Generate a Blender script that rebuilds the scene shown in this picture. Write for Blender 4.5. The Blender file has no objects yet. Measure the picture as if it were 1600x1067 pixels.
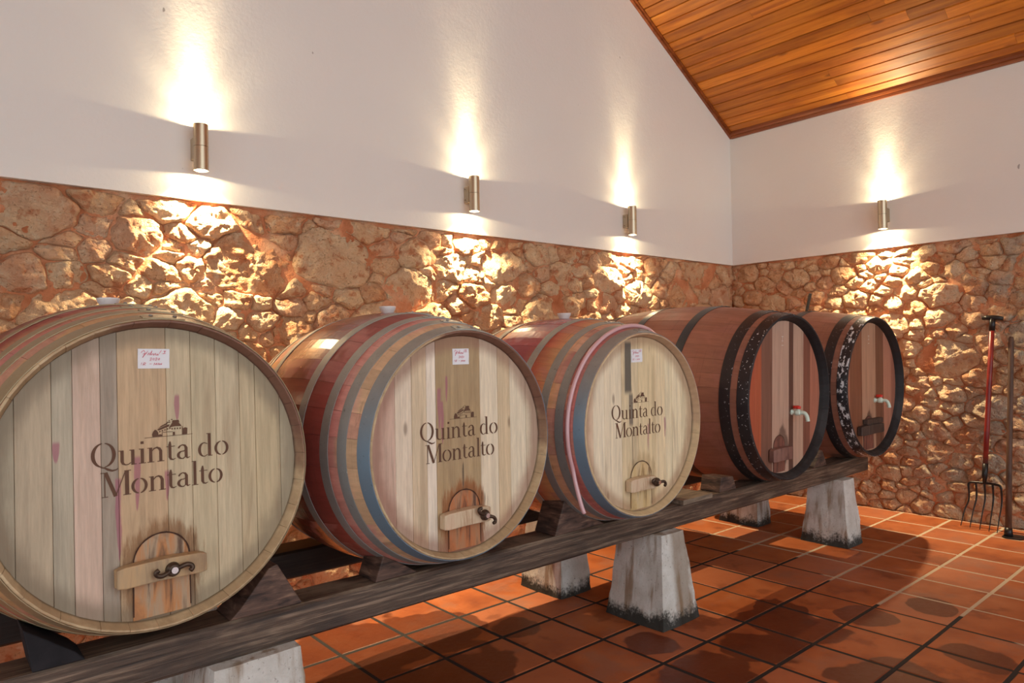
import bpy, math, random
import numpy as np
from mathutils import Vector, Matrix, noise as mnoise

random.seed(7)
RNG = np.random.RandomState(11)
H = 1.3                       # eye height of the camera; measured lengths are multiples of it
PI = math.pi
C = bpy.context.scene.collection
SC = bpy.context.scene

# ------------------------------------------------------------------ camera
FPX = 1093.3
RX = Vector((0.7547747, 0.00449985, -0.65596868))
RY = Vector((-0.65573404, -0.02243301, -0.75465861))
RZ = RX.cross(RY)
CAMR = Matrix((RX, RY, RZ))   # world = CAMR @ camera
cam_d = bpy.data.cameras.new('camera')
cam_d.sensor_width = 36.0
cam_d.lens = 36.0 * FPX / 1600.0
cam_d.clip_start = 0.02
cam = bpy.data.objects.new('camera', cam_d)
C.objects.link(cam)
cam.matrix_world = Matrix.Translation((0, 0, H)) @ CAMR.to_4x4()
SC.camera = cam

# ------------------------------------------------------------------ light and exposure
SC.view_settings.view_transform = 'Standard'
SC.view_settings.look = 'None'
SC.view_settings.gamma = 1.0
SC.view_settings.use_curve_mapping = False
SC.view_settings.exposure = 0.0
SKY_COL = (0.90, 0.965, 1.0)
SKY_STR = 1.92
LAMP_COL = (1.0, 0.78, 0.46)
WIDE_W = 3.5
MID_W = 9.0
UP_W = 26.0
NARROW_W = 55.0
DOWN_W = 125.0
world = bpy.data.worlds.new('daylight')
SC.world = world
world.use_nodes = True
bg = world.node_tree.nodes['Background']
bg.inputs[0].default_value = (*SKY_COL, 1)
bg.inputs[1].default_value = SKY_STR


def proj(p):
    c = CAMR.transposed() @ (Vector(p) - Vector((0, 0, H)))
    if c.z > -0.05:
        return None
    return 800 + FPX * c.x / -c.z, 533.5 - FPX * c.y / -c.z, -c.z


# ------------------------------------------------------------------ node helper
class V:
    """a value in a node tree; arithmetic makes Math nodes"""
    def __init__(s, nt, sock):
        s.nt = nt
        s.k = sock

    def _m(s, op, *o, clamp=False):
        n = s.nt.nodes.new('ShaderNodeMath')
        n.operation = op
        n.use_clamp = clamp
        for i, a in enumerate((s,) + o):
            if isinstance(a, V):
                s.nt.links.new(a.k, n.inputs[i])
            else:
                n.inputs[i].default_value = a
        return V(s.nt, n.outputs[0])

    def __add__(s, o): return s._m('ADD', o)
    def __radd__(s, o): return s._m('ADD', o)
    def __sub__(s, o): return s._m('SUBTRACT', o)
    def __rsub__(s, o): return (s * -1.0) + o
    def __mul__(s, o): return s._m('MULTIPLY', o)
    def __rmul__(s, o): return s._m('MULTIPLY', o)
    def __truediv__(s, o): return s._m('DIVIDE', o)
    def pw(s, o): return s._m('POWER', o)
    def mx(s, o): return s._m('MAXIMUM', o)
    def mn(s, o): return s._m('MINIMUM', o)
    def abs(s): return s._m('ABSOLUTE')
    def sqrt(s): return s._m('SQRT')
    def clamp(s): return s._m('ADD', 0.0, clamp=True)

    def step(s, a, b):
        n = s.nt.nodes.new('ShaderNodeMapRange')
        n.interpolation_type = 'SMOOTHSTEP'
        s.nt.links.new(s.k, n.inputs[0])
        flip = a > b
        n.inputs[1].default_value = min(a, b)
        n.inputs[2].default_value = max(a, b)
        n.inputs[3].default_value = 1.0 if flip else 0.0
        n.inputs[4].default_value = 0.0 if flip else 1.0
        return V(s.nt, n.outputs[0])


class Mat:
    def __init__(s, name, rough=0.6, metal=0.0, spec=0.5):
        s.m = bpy.data.materials.new(name)
        s.m.use_nodes = True
        s.nt = s.m.node_tree
        s.b = s.nt.nodes['Principled BSDF']
        s.b.inputs['Roughness'].default_value = rough
        s.b.inputs['Metallic'].default_value = metal
        s.b.inputs['Specular IOR Level'].default_value = spec
        s._oc = s._gp = s._oi = None

    def obj(s):
        if not s._oc:
            s._oc = s.nt.nodes.new('ShaderNodeTexCoord')
        return V(s.nt, s._oc.outputs['Object'])

    def pos(s):
        if not s._gp:
            s._gp = s.nt.nodes.new('ShaderNodeNewGeometry')
        return V(s.nt, s._gp.outputs['Position'])

    def rnd(s):
        if not s._oi:
            s._oi = s.nt.nodes.new('ShaderNodeObjectInfo')
        return V(s.nt, s._oi.outputs['Random'])

    def xyz(s, v):
        n = s.nt.nodes.new('ShaderNodeSeparateXYZ')
        s.nt.links.new(v.k, n.inputs[0])
        return [V(s.nt, n.outputs[i]) for i in range(3)]

    def scl(s, v, sc, off=(0, 0, 0)):
        n = s.nt.nodes.new('ShaderNodeMapping')
        s.nt.links.new(v.k, n.inputs[0])
        n.inputs['Scale'].default_value = sc
        n.inputs['Location'].default_value = off
        return V(s.nt, n.outputs[0])

    def offr(s, v, amount=37.0):
        """shift coordinates by the object's own random number"""
        n = s.nt.nodes.new('ShaderNodeVectorMath')
        n.operation = 'ADD'
        s.nt.links.new(v.k, n.inputs[0])
        r = s.rnd() * amount
        s.nt.links.new(r.k, n.inputs[1])
        return V(s.nt, n.outputs[0])

    def noise(s, v, scale=5.0, detail=4.0, rough=0.55, dist=0.0):
        n = s.nt.nodes.new('ShaderNodeTexNoise')
        s.nt.links.new(v.k, n.inputs['Vector'])
        n.inputs['Scale'].default_value = scale
        n.inputs['Detail'].default_value = detail
        n.inputs['Roughness'].default_value = rough
        n.inputs['Distortion'].default_value = dist
        return V(s.nt, n.outputs[0])

    def voro(s, v, scale, feature='F1'):
        n = s.nt.nodes.new('ShaderNodeTexVoronoi')
        n.feature = feature
        s.nt.links.new(v.k, n.inputs['Vector'])
        n.inputs['Scale'].default_value = scale
        return V(s.nt, n.outputs['Distance'])

    def ramp(s, f, stops, interp='LINEAR'):
        n = s.nt.nodes.new('ShaderNodeValToRGB')
        n.color_ramp.interpolation = interp
        e = n.color_ramp.elements
        while len(e) < len(stops):
            e.new(0.5)
        for i, (p, c) in enumerate(stops):
            e[i].position = p
            e[i].color = (*c, 1)
        s.nt.links.new(f.k, n.inputs[0])
        return V(s.nt, n.outputs[0])

    def mix(s, f, a, b, mode='MIX'):
        n = s.nt.nodes.new('ShaderNodeMix')
        n.data_type = 'RGBA'
        n.blend_type = mode
        for i, q in ((0, f), (6, a), (7, b)):
            if isinstance(q, V):
                s.nt.links.new(q.k, n.inputs[i])
            elif i == 0:
                n.inputs[0].default_value = q
            else:
                n.inputs[i].default_value = (*q, 1)
        return V(s.nt, n.outputs[2])

    def shade(s, col, f):
        """multiply a colour by a number"""
        n = s.nt.nodes.new('ShaderNodeVectorMath')
        n.operation = 'SCALE'
        s.nt.links.new(col.k, n.inputs[0])
        s.nt.links.new(f.k, n.inputs['Scale'])
        return V(s.nt, n.outputs[0])

    def set(s, **kw):
        for k, v in kw.items():
            k = {'color': 'Base Color', 'rough': 'Roughness', 'metal': 'Metallic', 'coat': 'Coat Weight'}.get(k, k)
            if isinstance(v, V):
                s.nt.links.new(v.k, s.b.inputs[k])
            elif isinstance(v, tuple):
                s.b.inputs[k].default_value = (*v, 1)
            else:
                s.b.inputs[k].default_value = v
        return s

    def bump(s, h, strength=0.4, dist=0.01):
        n = s.nt.nodes.new('ShaderNodeBump')
        n.inputs['Strength'].default_value = strength
        n.inputs['Distance'].default_value = dist
        s.nt.links.new(h.k, n.inputs['Height'])
        s.nt.links.new(n.outputs[0], s.b.inputs['Normal'])
        return s


# ------------------------------------------------------------------ mesh helper
class MB:
    def __init__(s):
        s.v = []
        s.f = []

    def add(s, vs, fs):
        o = len(s.v)
        s.v += [tuple(p) for p in vs]
        s.f += [tuple(o + i for i in f) for f in fs]
        return s

    def box(s, a, b):
        (x0, y0, z0), (x1, y1, z1) = a, b
        return s.add([(x0, y0, z0), (x1, y0, z0), (x1, y1, z0), (x0, y1, z0), (x0, y0, z1), (x1, y0, z1), (x1, y1, z1), (x0, y1, z1)],
                     [(0, 3, 2, 1), (4, 5, 6, 7), (0, 1, 5, 4), (1, 2, 6, 5), (2, 3, 7, 6), (3, 0, 4, 7)])

    def prism(s, poly, axis, a, b):
        """extrude a 2-D outline along an axis (0, 1 or 2) from a to b"""
        def P(u, v, w):
            return {0: (w, u, v), 1: (u, w, v), 2: (u, v, w)}[axis]
        n = len(poly)
        vs = [P(u, v, a) for u, v in poly] + [P(u, v, b) for u, v in poly]
        fs = [tuple(range(n)), tuple(range(2 * n - 1, n - 1, -1))] + [(i, i + n, (i + 1) % n + n, (i + 1) % n) for i in range(n)]
        return s.add(vs, fs)

    def tube(s, pts, rad, n=10, caps=True):
        pts = [Vector(p) for p in pts]
        m = len(pts)
        rr = rad if isinstance(rad, (list, tuple)) else [rad] * m
        vs, fs = [], []
        t0 = (pts[1] - pts[0]).normalized()
        up = Vector((0, 0, 1)) if abs(t0.z) < 0.9 else Vector((1, 0, 0))
        u = t0.cross(up).normalized()
        for i, p in enumerate(pts):
            t = (pts[min(i + 1, m - 1)] - pts[max(i - 1, 0)]).normalized()
            u = (u - t * u.dot(t)).normalized()
            w = t.cross(u)
            for k in range(n):
                a = 2 * PI * k / n
                vs.append(p + (u * math.cos(a) + w * math.sin(a)) * rr[i])
        for i in range(m - 1):
            for k in range(n):
                fs.append((i * n + k, i * n + (k + 1) % n, (i + 1) * n + (k + 1) % n, (i + 1) * n + k))
        if caps:
            fs.append(tuple(range(n - 1, -1, -1)))
            fs.append(tuple((m - 1) * n + k for k in range(n)))
        return s.add(vs, fs)

    def lathe(s, prof, n=24, c=(0, 0, 0), axis=2, close=False):
        """prof: (radius, height) pairs, revolved about an axis"""
        vs, fs = [], []
        for r, h in prof:
            for k in range(n):
                a = 2 * PI * k / n
                q = (r * math.cos(a), r * math.sin(a), h)
                q = {2: q, 1: (q[0], q[2], q[1]), 0: (q[2], q[0], q[1])}[axis]
                vs.append((q[0] + c[0], q[1] + c[1], q[2] + c[2]))
        m = len(prof)
        for i in range(m - 1):
            for k in range(n):
                fs.append((i * n + k, i * n + (k + 1) % n, (i + 1) * n + (k + 1) % n, (i + 1) * n + k))
        if close:
            fs.append(tuple(range(n)))
            fs.append(tuple((m - 1) * n + k for k in range(n)))
        return s.add(vs, fs)

    def mesh(s, name, mat, smooth=False):
        me = bpy.data.meshes.new(name)
        me.from_pydata(s.v, [], s.f)
        me.validate()
        if mat:
            me.materials.append(mat.m if isinstance(mat, Mat) else mat)
        if smooth:
            me.shade_smooth()
        me.update()
        return me

    def build(s, name, mat, parent=None, smooth=False, bevel=0.0, fix=True):
        me = s.mesh(name, mat, smooth)
        if fix:
            import bmesh
            bm = bmesh.new()
            bm.from_mesh(me)
            bmesh.ops.recalc_face_normals(bm, faces=bm.faces)
            bm.to_mesh(me)
            bm.free()
        o = bpy.data.objects.new(name, me)
        C.objects.link(o)
        if parent:
            o.parent = parent
        if bevel:
            md = o.modifiers.new('bevel', 'BEVEL')
            md.width = bevel
            md.segments = 2
            md.limit_method = 'ANGLE'
            md.angle_limit = math.radians(35)
        return o


def tag(o, label=None, cat=None, group=None, kind=None):
    if label: o['label'] = label
    if cat: o['category'] = cat
    if group: o['group'] = group
    if kind: o['kind'] = kind
    return o


def empty(name, loc=(0, 0, 0), rot=(0, 0, 0)):
    o = bpy.data.objects.new(name, None)
    o.empty_display_size = 0.1
    C.objects.link(o)
    o.location = loc
    o.rotation_euler = rot
    return o


def fbm(p, s):
    q = Vector(p) * s
    return mnoise.noise(q) + 0.5 * mnoise.noise(q * 2.1)


def sm(a, b, x):
    t = min(1, max(0, (x - a) / (b - a)))
    return t * t * (3 - 2 * t)


# ------------------------------------------------------------------ sizes of the room
WL = 2.737 * H       # left (gable) wall, plane y
WR = 4.49 * H        # right (eaves) wall, plane x
LEDGE = (1 + 0.5865) * H
EAVE = 2.531 * H
SLOPE = 0.6
RIDGE_X = 1.7
LEFT_X = -2.45
FRONT_Y = -3.2
RIDGE_Z = EAVE + SLOPE * (WR - RIDGE_X)


def ceil_z(x):
    return EAVE + SLOPE * (WR - x) if x > RIDGE_X else RIDGE_Z - SLOPE * (RIDGE_X - x)


# ------------------------------------------------------------------ materials of the setting
plaster = Mat('white plaster', rough=0.85, spec=0.2)
p = plaster.pos()
n1 = plaster.noise(p, 1.3, 3)
n2 = plaster.noise(p, 55, 6, 0.6)
n3 = plaster.noise(p, 9, 5, 0.6)
col = plaster.mix(n1, (0.79, 0.785, 0.75), (0.74, 0.735, 0.70))
sp = plaster.noise(plaster.scl(p, (1, 1, 0.55)), 17, 2).step(0.765, 0.80)
col = plaster.mix(sp * 0.6, col, (0.12, 0.10, 0.09))
plaster.set(color=col)
plaster.bump(n3 * 0.35 + n2 * 0.20 + n1 * 1.6, 0.33, 0.018)

stone_m = Mat('limestone rubble', rough=0.9, spec=0.2)
p = stone_m.pos()
rn = stone_m.rnd()
big = stone_m.noise(p, 5.5, 2)
fine = stone_m.noise(p, 38, 8, 0.68, 0.3)
mid = stone_m.noise(p, 13, 6, 0.6, 0.2)
pit = stone_m.voro(p, 60)
sel = (rn * 0.62 + big * 0.55 - 0.06).clamp()
col = stone_m.ramp(sel, [(0.0, (0.62, 0.23, 0.105)), (0.2, (0.70, 0.35, 0.18)), (0.40, (0.80, 0.50, 0.29)),
                         (0.62, (0.86, 0.60, 0.37)), (0.8, (0.76, 0.43, 0.26)), (1.0, (0.82, 0.60, 0.42))])
col = stone_m.mix(mid.step(0.52, 0.68) * 0.75, col, (0.88, 0.70, 0.48))
col = stone_m.mix(mid.step(0.46, 0.34) * 0.8, col, (0.60, 0.215, 0.095))
col = stone_m.mix(fine.step(0.40, 0.26) * 0.6, col, (0.26, 0.12, 0.065))
X, Y, Z = stone_m.xyz(p)
lime = stone_m.noise(p, 3.1, 5, 0.65).step(0.47, 0.60) * X.step(5.5, 5.7) * (Y + Z * 0.25).step(2.5, 1.7)
col = stone_m.mix(lime * 0.7, col, (0.50, 0.46, 0.38))
stone_m.set(color=col)
stone_m.bump(fine * 1.3 + mid * 1.2 - pit.step(0.35, 0.0) * 0.4, 1.0, 0.03)

mortar_m = Mat('red clay mortar', rough=0.95, spec=0.1)
p = mortar_m.pos()
a = mortar_m.noise(p, 6, 4)
b = mortar_m.noise(p, 60, 8, 0.65)
col = mortar_m.ramp(a, [(0.3, (0.42, 0.145, 0.062)), (0.5, (0.60, 0.25, 0.125)), (0.68, (0.68, 0.42, 0.26))])
col = mortar_m.mix(b.step(0.45, 0.3) * 0.5, col, (0.14, 0.055, 0.03))
mortar_m.set(color=col)
mortar_m.bump(b + a, 0.9, 0.015)

# terracotta
tile_m = Mat('terracotta tile', rough=0.5, spec=0.32)
p = tile_m.pos()
rn = tile_m.rnd()
n = tile_m.noise(tile_m.offr(p), 5, 5, 0.6)
m2 = tile_m.noise(tile_m.offr(p), 40, 6, 0.6)
col = tile_m.ramp(n, [(0.28, (0.25, 0.058, 0.016)), (0.5, (0.37, 0.098, 0.026)), (0.72, (0.43, 0.140, 0.050))])
col = tile_m.mix(rn.step(0.55, 1.0) * 0.45, col, (0.46, 0.16, 0.08))
col = tile_m.mix(m2.step(0.36, 0.26) * 0.4, col, (0.13, 0.04, 0.02))
bl = tile_m.noise(tile_m.offr(p, 19), 3.3, 5, 0.6)
col = tile_m.mix(bl.step(0.53, 0.66) * 0.45, col, (0.27, 0.135, 0.095))
col = tile_m.mix(bl.step(0.42, 0.34) * 0.5, col, (0.15, 0.032, 0.010))
X, Y, Z = tile_m.xyz(p)
wn = tile_m.noise(p, 4.5, 2.5, 0.5)
wet = None
for (wx, wy, wr) in [(3.13, 1.65, .20), (3.27, 1.76, .13), (2.80, 1.61, .16), (2.47, 1.96, .12), (1.89, 2.72, .24), (1.50, 2.80, .34),
                     (2.41, 1.58, .20), (2.9, 1.10, .19), (3.50, 1.45, .12), (2.14, 2.50, .12), (1.2, 2.5, .4), (1.75, 2.3, .18), (3.36, .95, .14), (3.85, 1.3, .12)]:
    d = ((X - wx) * (X - wx) + (Y - wy) * (Y - wy)).sqrt() / wr + (wn - 0.5) * 1.9
    w = d.step(1.12, 1.0)
    wet = w if wet is None else wet.mx(w)
col = tile_m.mix(wet * 0.78, col, (0.085, 0.016, 0.006))
tile_m.set(color=col, rough=(0.52 - wet * 0.12 + (m2 - 0.5) * 0.25))
tile_m.bump(m2 + n, 0.25, 0.004)

grout_m = Mat('tile grout', rough=0.8)
p = grout_m.pos()
X, Y, Z = grout_m.xyz(p)
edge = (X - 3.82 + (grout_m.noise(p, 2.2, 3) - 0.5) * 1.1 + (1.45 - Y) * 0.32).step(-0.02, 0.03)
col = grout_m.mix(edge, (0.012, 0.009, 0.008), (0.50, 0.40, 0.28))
grout_m.set(color=col)
grout_m.bump(grout_m.noise(p, 80, 3), 0.4, 0.004)

pine_m = Mat('varnished pine', rough=0.42, spec=0.5)
p = pine_m.offr(pine_m.pos())
g = pine_m.noise(pine_m.scl(p, (26, 1.3, 26)), 1.0, 6, 0.6, 0.5)
g2 = pine_m.noise(pine_m.scl(p, (6, 1.5, 6)), 1.0, 3, 0.5, 0.4)
kn = pine_m.voro(pine_m.scl(p, (7, 2.2, 7)), 1.0)
col = pine_m.ramp(g, [(0.3, (0.32, 0.085, 0.009)), (0.55, (0.54, 0.180, 0.018)), (0.75, (0.68, 0.27, 0.032))])
col = pine_m.mix(g2.step(0.5, 0.72) * 0.5, col, (0.25, 0.065, 0.012))
col = pine_m.mix(kn.step(0.14, 0.05) * 0.7, col, (0.13, 0.03, 0.008))
col = pine_m.shade(col, pine_m.rnd() * 0.45 + 0.75)
pine_m.set(color=col)
pine_m.bump(g, 0.06, 0.002)
trim_m = Mat('dark varnished trim', rough=0.35)
p = trim_m.pos()
g = trim_m.noise(trim_m.scl(p, (20, 3, 20)), 1, 5)
trim_m.set(color=trim_m.ramp(g, [(0.3, (0.16, 0.037, 0.008)), (0.7, (0.30, 0.085, 0.02))]))
gap_m = Mat('dark void behind boards', rough=0.9)
gap_m.set(color=(0.035, 0.012, 0.005))

# ------------------------------------------------------------------ walls
def gable(y0, y1, zbot):
    mb = MB()
    xs = [LEFT_X, RIDGE_X, WR]
    poly = [(LEFT_X, zbot), (WR + 0.25, zbot), (WR + 0.25, ceil_z(WR) - 0.15 + .15), (WR, ceil_z(WR)), (RIDGE_X, RIDGE_Z), (LEFT_X, ceil_z(LEFT_X))]
    return mb.prism(poly, 1, y0, y1)


wall_left = tag(gable(WL, WL + 0.25, LEDGE).build('wall_left', plaster), kind='structure')
wall_right = tag(MB().box((WR, FRONT_Y, LEDGE), (WR + 0.25, WL, EAVE + 0.02)).build('wall_right', plaster), kind='structure')
wb = MB()
wb.box((LEFT_X - 0.25, FRONT_Y, 0), (LEFT_X, -0.6, ceil_z(LEFT_X)))
wb.box((LEFT_X - 0.25, 2.0, 0), (LEFT_X, WL + 0.25, ceil_z(LEFT_X)))
wb.box((LEFT_X - 0.25, -0.6, 2.45), (LEFT_X, 2.0, ceil_z(LEFT_X)))
wall_near = tag(wb.build('wall_near', plaster), kind='structure')


# ------------------------------------------------------------------ rubble stone
def clip(poly, nx, ny, c):
    out = []
    n = len(poly)
    for i in range(n):
        a, b = poly[i], poly[(i + 1) % n]
        da, db = a[0] * nx + a[1] * ny - c, b[0] * nx + b[1] * ny - c
        if da <= 0:
            out.append(a)
        if (da < 0 < db) or (db < 0 < da):
            t = da / (da - db)
            out.append((a[0] + (b[0] - a[0]) * t, a[1] + (b[1] - a[1]) * t))
    return out


def cells(u0, u1, v0, v1, classes, rng, an=1.45):
    """irregular polygons of mixed sizes that fill a rectangle (power diagram)"""
    U0, U1 = u0 / an, u1 / an
    S = []
    for rad, tries in classes:
        for _ in range(tries):
            q = (rng.uniform(U0, U1), rng.uniform(v0, v1))
            if all((q[0] - s[0]) ** 2 + (q[1] - s[1]) ** 2 > ((rad + s[2]) * 0.92) ** 2 for s in S):
                S.append((q[0], q[1], rad * rng.uniform(0.9, 1.1)))
    A = np.array(S)
    out = []
    for i, (x, y, r) in enumerate(S):
        d = (A[:, 0] - x) ** 2 + (A[:, 1] - y) ** 2
        poly = [(U0, v0), (U1, v0), (U1, v1), (U0, v1)]
        for j in np.argsort(d)[1:40]:
            xj, yj, rj = S[j]
            nx, ny = xj - x, yj - y
            c = (xj * xj + yj * yj - rj * rj - x * x - y * y + r * r) / 2
            poly = clip(poly, nx, ny, c)
            if len(poly) < 3:
                break
        if len(poly) >= 3:
            out.append([(a * an, b) for a, b in poly])
    return out


def resample(poly, n):
    P = np.array(poly + [poly[0]])
    seg = np.hypot(*(P[1:] - P[:-1]).T)
    s = np.concatenate([[0], np.cumsum(seg)])
    t = np.linspace(0, s[-1], n, endpoint=False)
    return np.stack([np.interp(t, s, P[:, 0]), np.interp(t, s, P[:, 1])], 1)


def area(poly):
    P = np.array(poly)
    Q = np.roll(P, -1, 0)
    return abs(np.sum(P[:, 0] * Q[:, 1] - Q[:, 0] * P[:, 1])) / 2


def stone_geo(poly, seed, frame, res, rough):
    """one rough stone: frame maps (u, v, out) to the room"""
    A = area(poly)
    if A < 0.0004:
        return None
    size = math.sqrt(A)
    P = np.array(poly)
    c = P.mean(0)
    # cut the corners, keep angular outline
    for _ in range(2):
        Q = np.roll(P, -1, 0)
        P = np.stack([P * 0.91 + Q * 0.09, P * 0.09 + Q * 0.91], 1).reshape(-1, 2)
    per = np.sum(np.hypot(*(np.roll(P, -1, 0) - P).T))
    n = int(max(12, min(96, per / res)))
    P = resample([tuple(q) for q in P], n)
    for q in P:
        a = mnoise.noise_vector(Vector((q[0] * 7.0, q[1] * 9.0, 1.5)))
        b = mnoise.noise_vector(Vector((q[0] * 24.0, q[1] * 24.0, 6.5)))
        q[0] += a[0] * 0.030 + b[0] * 0.010
        q[1] += a[1] * 0.024 + b[1] * 0.009
        q[1] = min(q[1], LEDGE - 0.006)
    c = P.mean(0)
    rnd = random.Random(seed)
    k = 1 - min(0.09, (0.0012 + rnd.random() ** 2 * 0.006) / (size * 0.5))
    out = []
    for q in P:
        d = q - c
        w = 1 + 0.07 * mnoise.noise(Vector((q[0] * 16, q[1] * 16, seed * 3.7)))
        out.append(c + d * k * min(w, 1.04))
    P = np.array(out)
    rings = int(max(3, min(16, size * 0.5 / res)))
    hgt = (0.012 + min(0.026, size * 0.13) * rnd.uniform(0.55, 1.2)) * rough
    tu, tv = rnd.uniform(-0.10, 0.10), rnd.uniform(-0.12, 0.08)
    facets = []
    for q in range(rnd.randint(3, 5)):
        a = 2 * PI * (q + rnd.random()) / 4
        sl = rnd.uniform(0.10, 0.75) * rnd.uniform(0.4, 1)
        facets.append((math.cos(a) * sl, math.sin(a) * sl, hgt * rnd.uniform(0.9, 1.5)))
    facets.append((0, 0, hgt))
    prof = [(1.0, -0.03), (1.0, 0.004)]
    for i in range(1, rings + 1):
        f = 1 - i / (rings + 0.6)
        prof.append((f, 1 - (f ** (7 + 3 * rnd.random()))))
    vs, fs = [], []
    mu = Vector((seed * 1.3, seed * 0.7, 0))
    for j, (f, hh) in enumerate(prof):
        for q in P:
            u, v = c + (q - c) * f
            if j == 0:
                o = -0.045
            else:
                e = min(hh * hgt * 1.4, min(fa * (u - c[0]) + fb * (v - c[1]) + fh for fa, fb, fh in facets)) if j > 1 else 0.0
                e = max(e, 0.0)
                w = 1.0 if j > 1 else 0.5
                nn = fbm((u, v, seed), 9) * 0.010 + mnoise.noise(Vector((u * 27, v * 27, seed))) * 0.009
                nn += abs(mnoise.noise(Vector((u * 13, v * 13, seed + 9.5)))) * -0.013
                nn += mnoise.noise(Vector((u * 42, v * 42, seed))) * 0.0075 + mnoise.noise(Vector((u * 80, v * 80, seed))) * 0.004
                o = e + ((u - c[0]) * tu + (v - c[1]) * tv) * w + nn * w * rough
            vs.append(frame(u, v, o))
    m = len(prof)
    for j in range(m - 1):
        for i in range(n):
            i2 = (i + 1) % n
            fs.append((j * n + i, j * n + i2, (j + 1) * n + i2, (j + 1) * n + i))
    vs.append(frame(c[0], c[1], hgt + fbm((c[0], c[1], seed), 7) * 0.011 * rough))
    b = (m - 1) * n
    for i in range(n):
        fs.append((b + i, b + (i + 1) % n, len(vs) - 1))
    return vs, fs


def stone_wall(wall, frame, u0, u1, classes, seed, rough, flip):
    rng = np.random.RandomState(seed)
    polys = cells(u0, u1, -0.01, LEDGE - 0.012, classes, rng)
    info = []
    for i, pl in enumerate(polys):
        P = np.array(pl)
        c = P.mean(0)
        q = proj(frame(c[0], c[1], 0))
        A = area(pl)
        score = 0
        if q and -60 < q[0] < 1660 and -60 < q[1] < 1130:
            score = A / q[2] ** 2
            if wall is wall_left and c[1] < 0.9 and c[0] < 4.6:
                score *= 0.25
        info.append((score, i, q))
    info.sort(key=lambda t: -t[0])
    single = {i for s, i, q in info[:298] if s > 0}
    rest = MB()
    for s, i, q in info:
        dist = q[2] if q else 6
        g = stone_geo(polys[i], seed * 100 + i, frame, max(0.008, 0.0026 * dist) if s > 0 else 0.03, rough)
        if not g:
            continue
        vs, fs = g
        if flip:
            fs = [f[::-1] for f in fs]
        if i in single:
            MB().add(vs, fs).build('stone', stone_m, wall, smooth=True, fix=False)
        else:
            rest.add(vs, fs)
    if rest.v:
        tag(rest.build('small_stones', stone_m, wall, smooth=True, fix=False), kind='stuff')
    # the clay bed between the stones
    res = 0.022
    nu, nv = int((u1 - u0) / res), int(LEDGE / res)
    vs, fs = [], []
    for j in range(nv + 1):
        for i in range(nu + 1):
            u, v = u0 + (u1 - u0) * i / nu, (LEDGE + 0.004) * j / nv
            o = -0.005 + fbm((u, v, seed), 5) * 0.013 + mnoise.noise(Vector((u * 26, v * 26, seed))) * 0.007
            o = min(o, 0.010)
            if v > LEDGE - 0.03:
                o = min(o, -0.002)
            vs.append(frame(u, v, o))
    for j in range(nv):
        for i in range(nu):
            q = (j * (nu + 1) + i, j * (nu + 1) + i + 1, (j + 1) * (nu + 1) + i + 1, (j + 1) * (nu + 1) + i)
            fs.append(q[::-1] if flip else q)
    MB().add(vs, fs).build('clay_mortar', mortar_m, wall, smooth=True, fix=False)
    return len(polys)


RECESS = 0.024


def fr_left(u, v, o): return (u, WL + RECESS - o, v)
def fr_right(u, v, o): return (WR + RECESS - o, u, v)


nL = stone_wall(wall_left, fr_left, LEFT_X, WR + 0.03, [(0.155, 22), (0.115, 110), (0.08, 900), (0.05, 6200), (0.03, 12000)], 3, 1.0, False)
nR = stone_wall(wall_right, fr_right, -1.2, WL + 0.03, [(0.14, 8), (0.09, 60), (0.062, 700), (0.042, 5200), (0.026, 7500)], 5, 0.95, True)
MB().box((LEFT_X, WL + 0.07, 0), (WR + 0.25, WL + 0.25, LEDGE)).build('wall_core', mortar_m, wall_left)
rc = MB().box((WR + 0.07, FRONT_Y, 0), (WR + 0.25, WL + 0.07, LEDGE))
rc.box((WR + 0.01, FRONT_Y, 0), (WR + 0.07, -1.2, LEDGE))
rc.build('wall_core', mortar_m, wall_right)

# ------------------------------------------------------------------ ceiling boards
ceiling = MB()
for (xa, xb) in ((RIDGE_X, WR + 0.25), (LEFT_X, RIDGE_X)):
    za, zb = ceil_z(xa), ceil_z(xb) if xb <= WR else EAVE - 0.15
    ceiling.prism([(xa, za + 0.025), (xb, zb + 0.025), (xb, zb + 0.16), (xa, za + 0.16)], 1, FRONT_Y, WL + 0.25)
ceiling = tag(ceiling.build('ceiling', gap_m), kind='structure')
BW = 0.0935
cs = 1 / math.hypot(1, SLOPE)
sn = SLOPE * cs


def board_geo(mb, x_at, ya, yb, side=1, w=BW):
    """one tongue-and-groove board below the slope; x_at is where its lower edge lies"""
    g = 0.0058
    prof = [(0.0012, 0.0), (g, -0.009), (w - g, -0.009), (w - 0.0012, 0.0), (w - 0.0012, 0.012), (0.0012, 0.012)]
    pts = []
    for a, b in prof:
        if side > 0:
            pts.append((x_at - a * cs + b * sn, ceil_z(x_at) + a * sn + b * cs))
        else:
            pts.append((x_at + a * cs - b * sn, ceil_z(x_at) + a * sn + b * cs))
    mb.prism(pts, 1, ya, yb)


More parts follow.
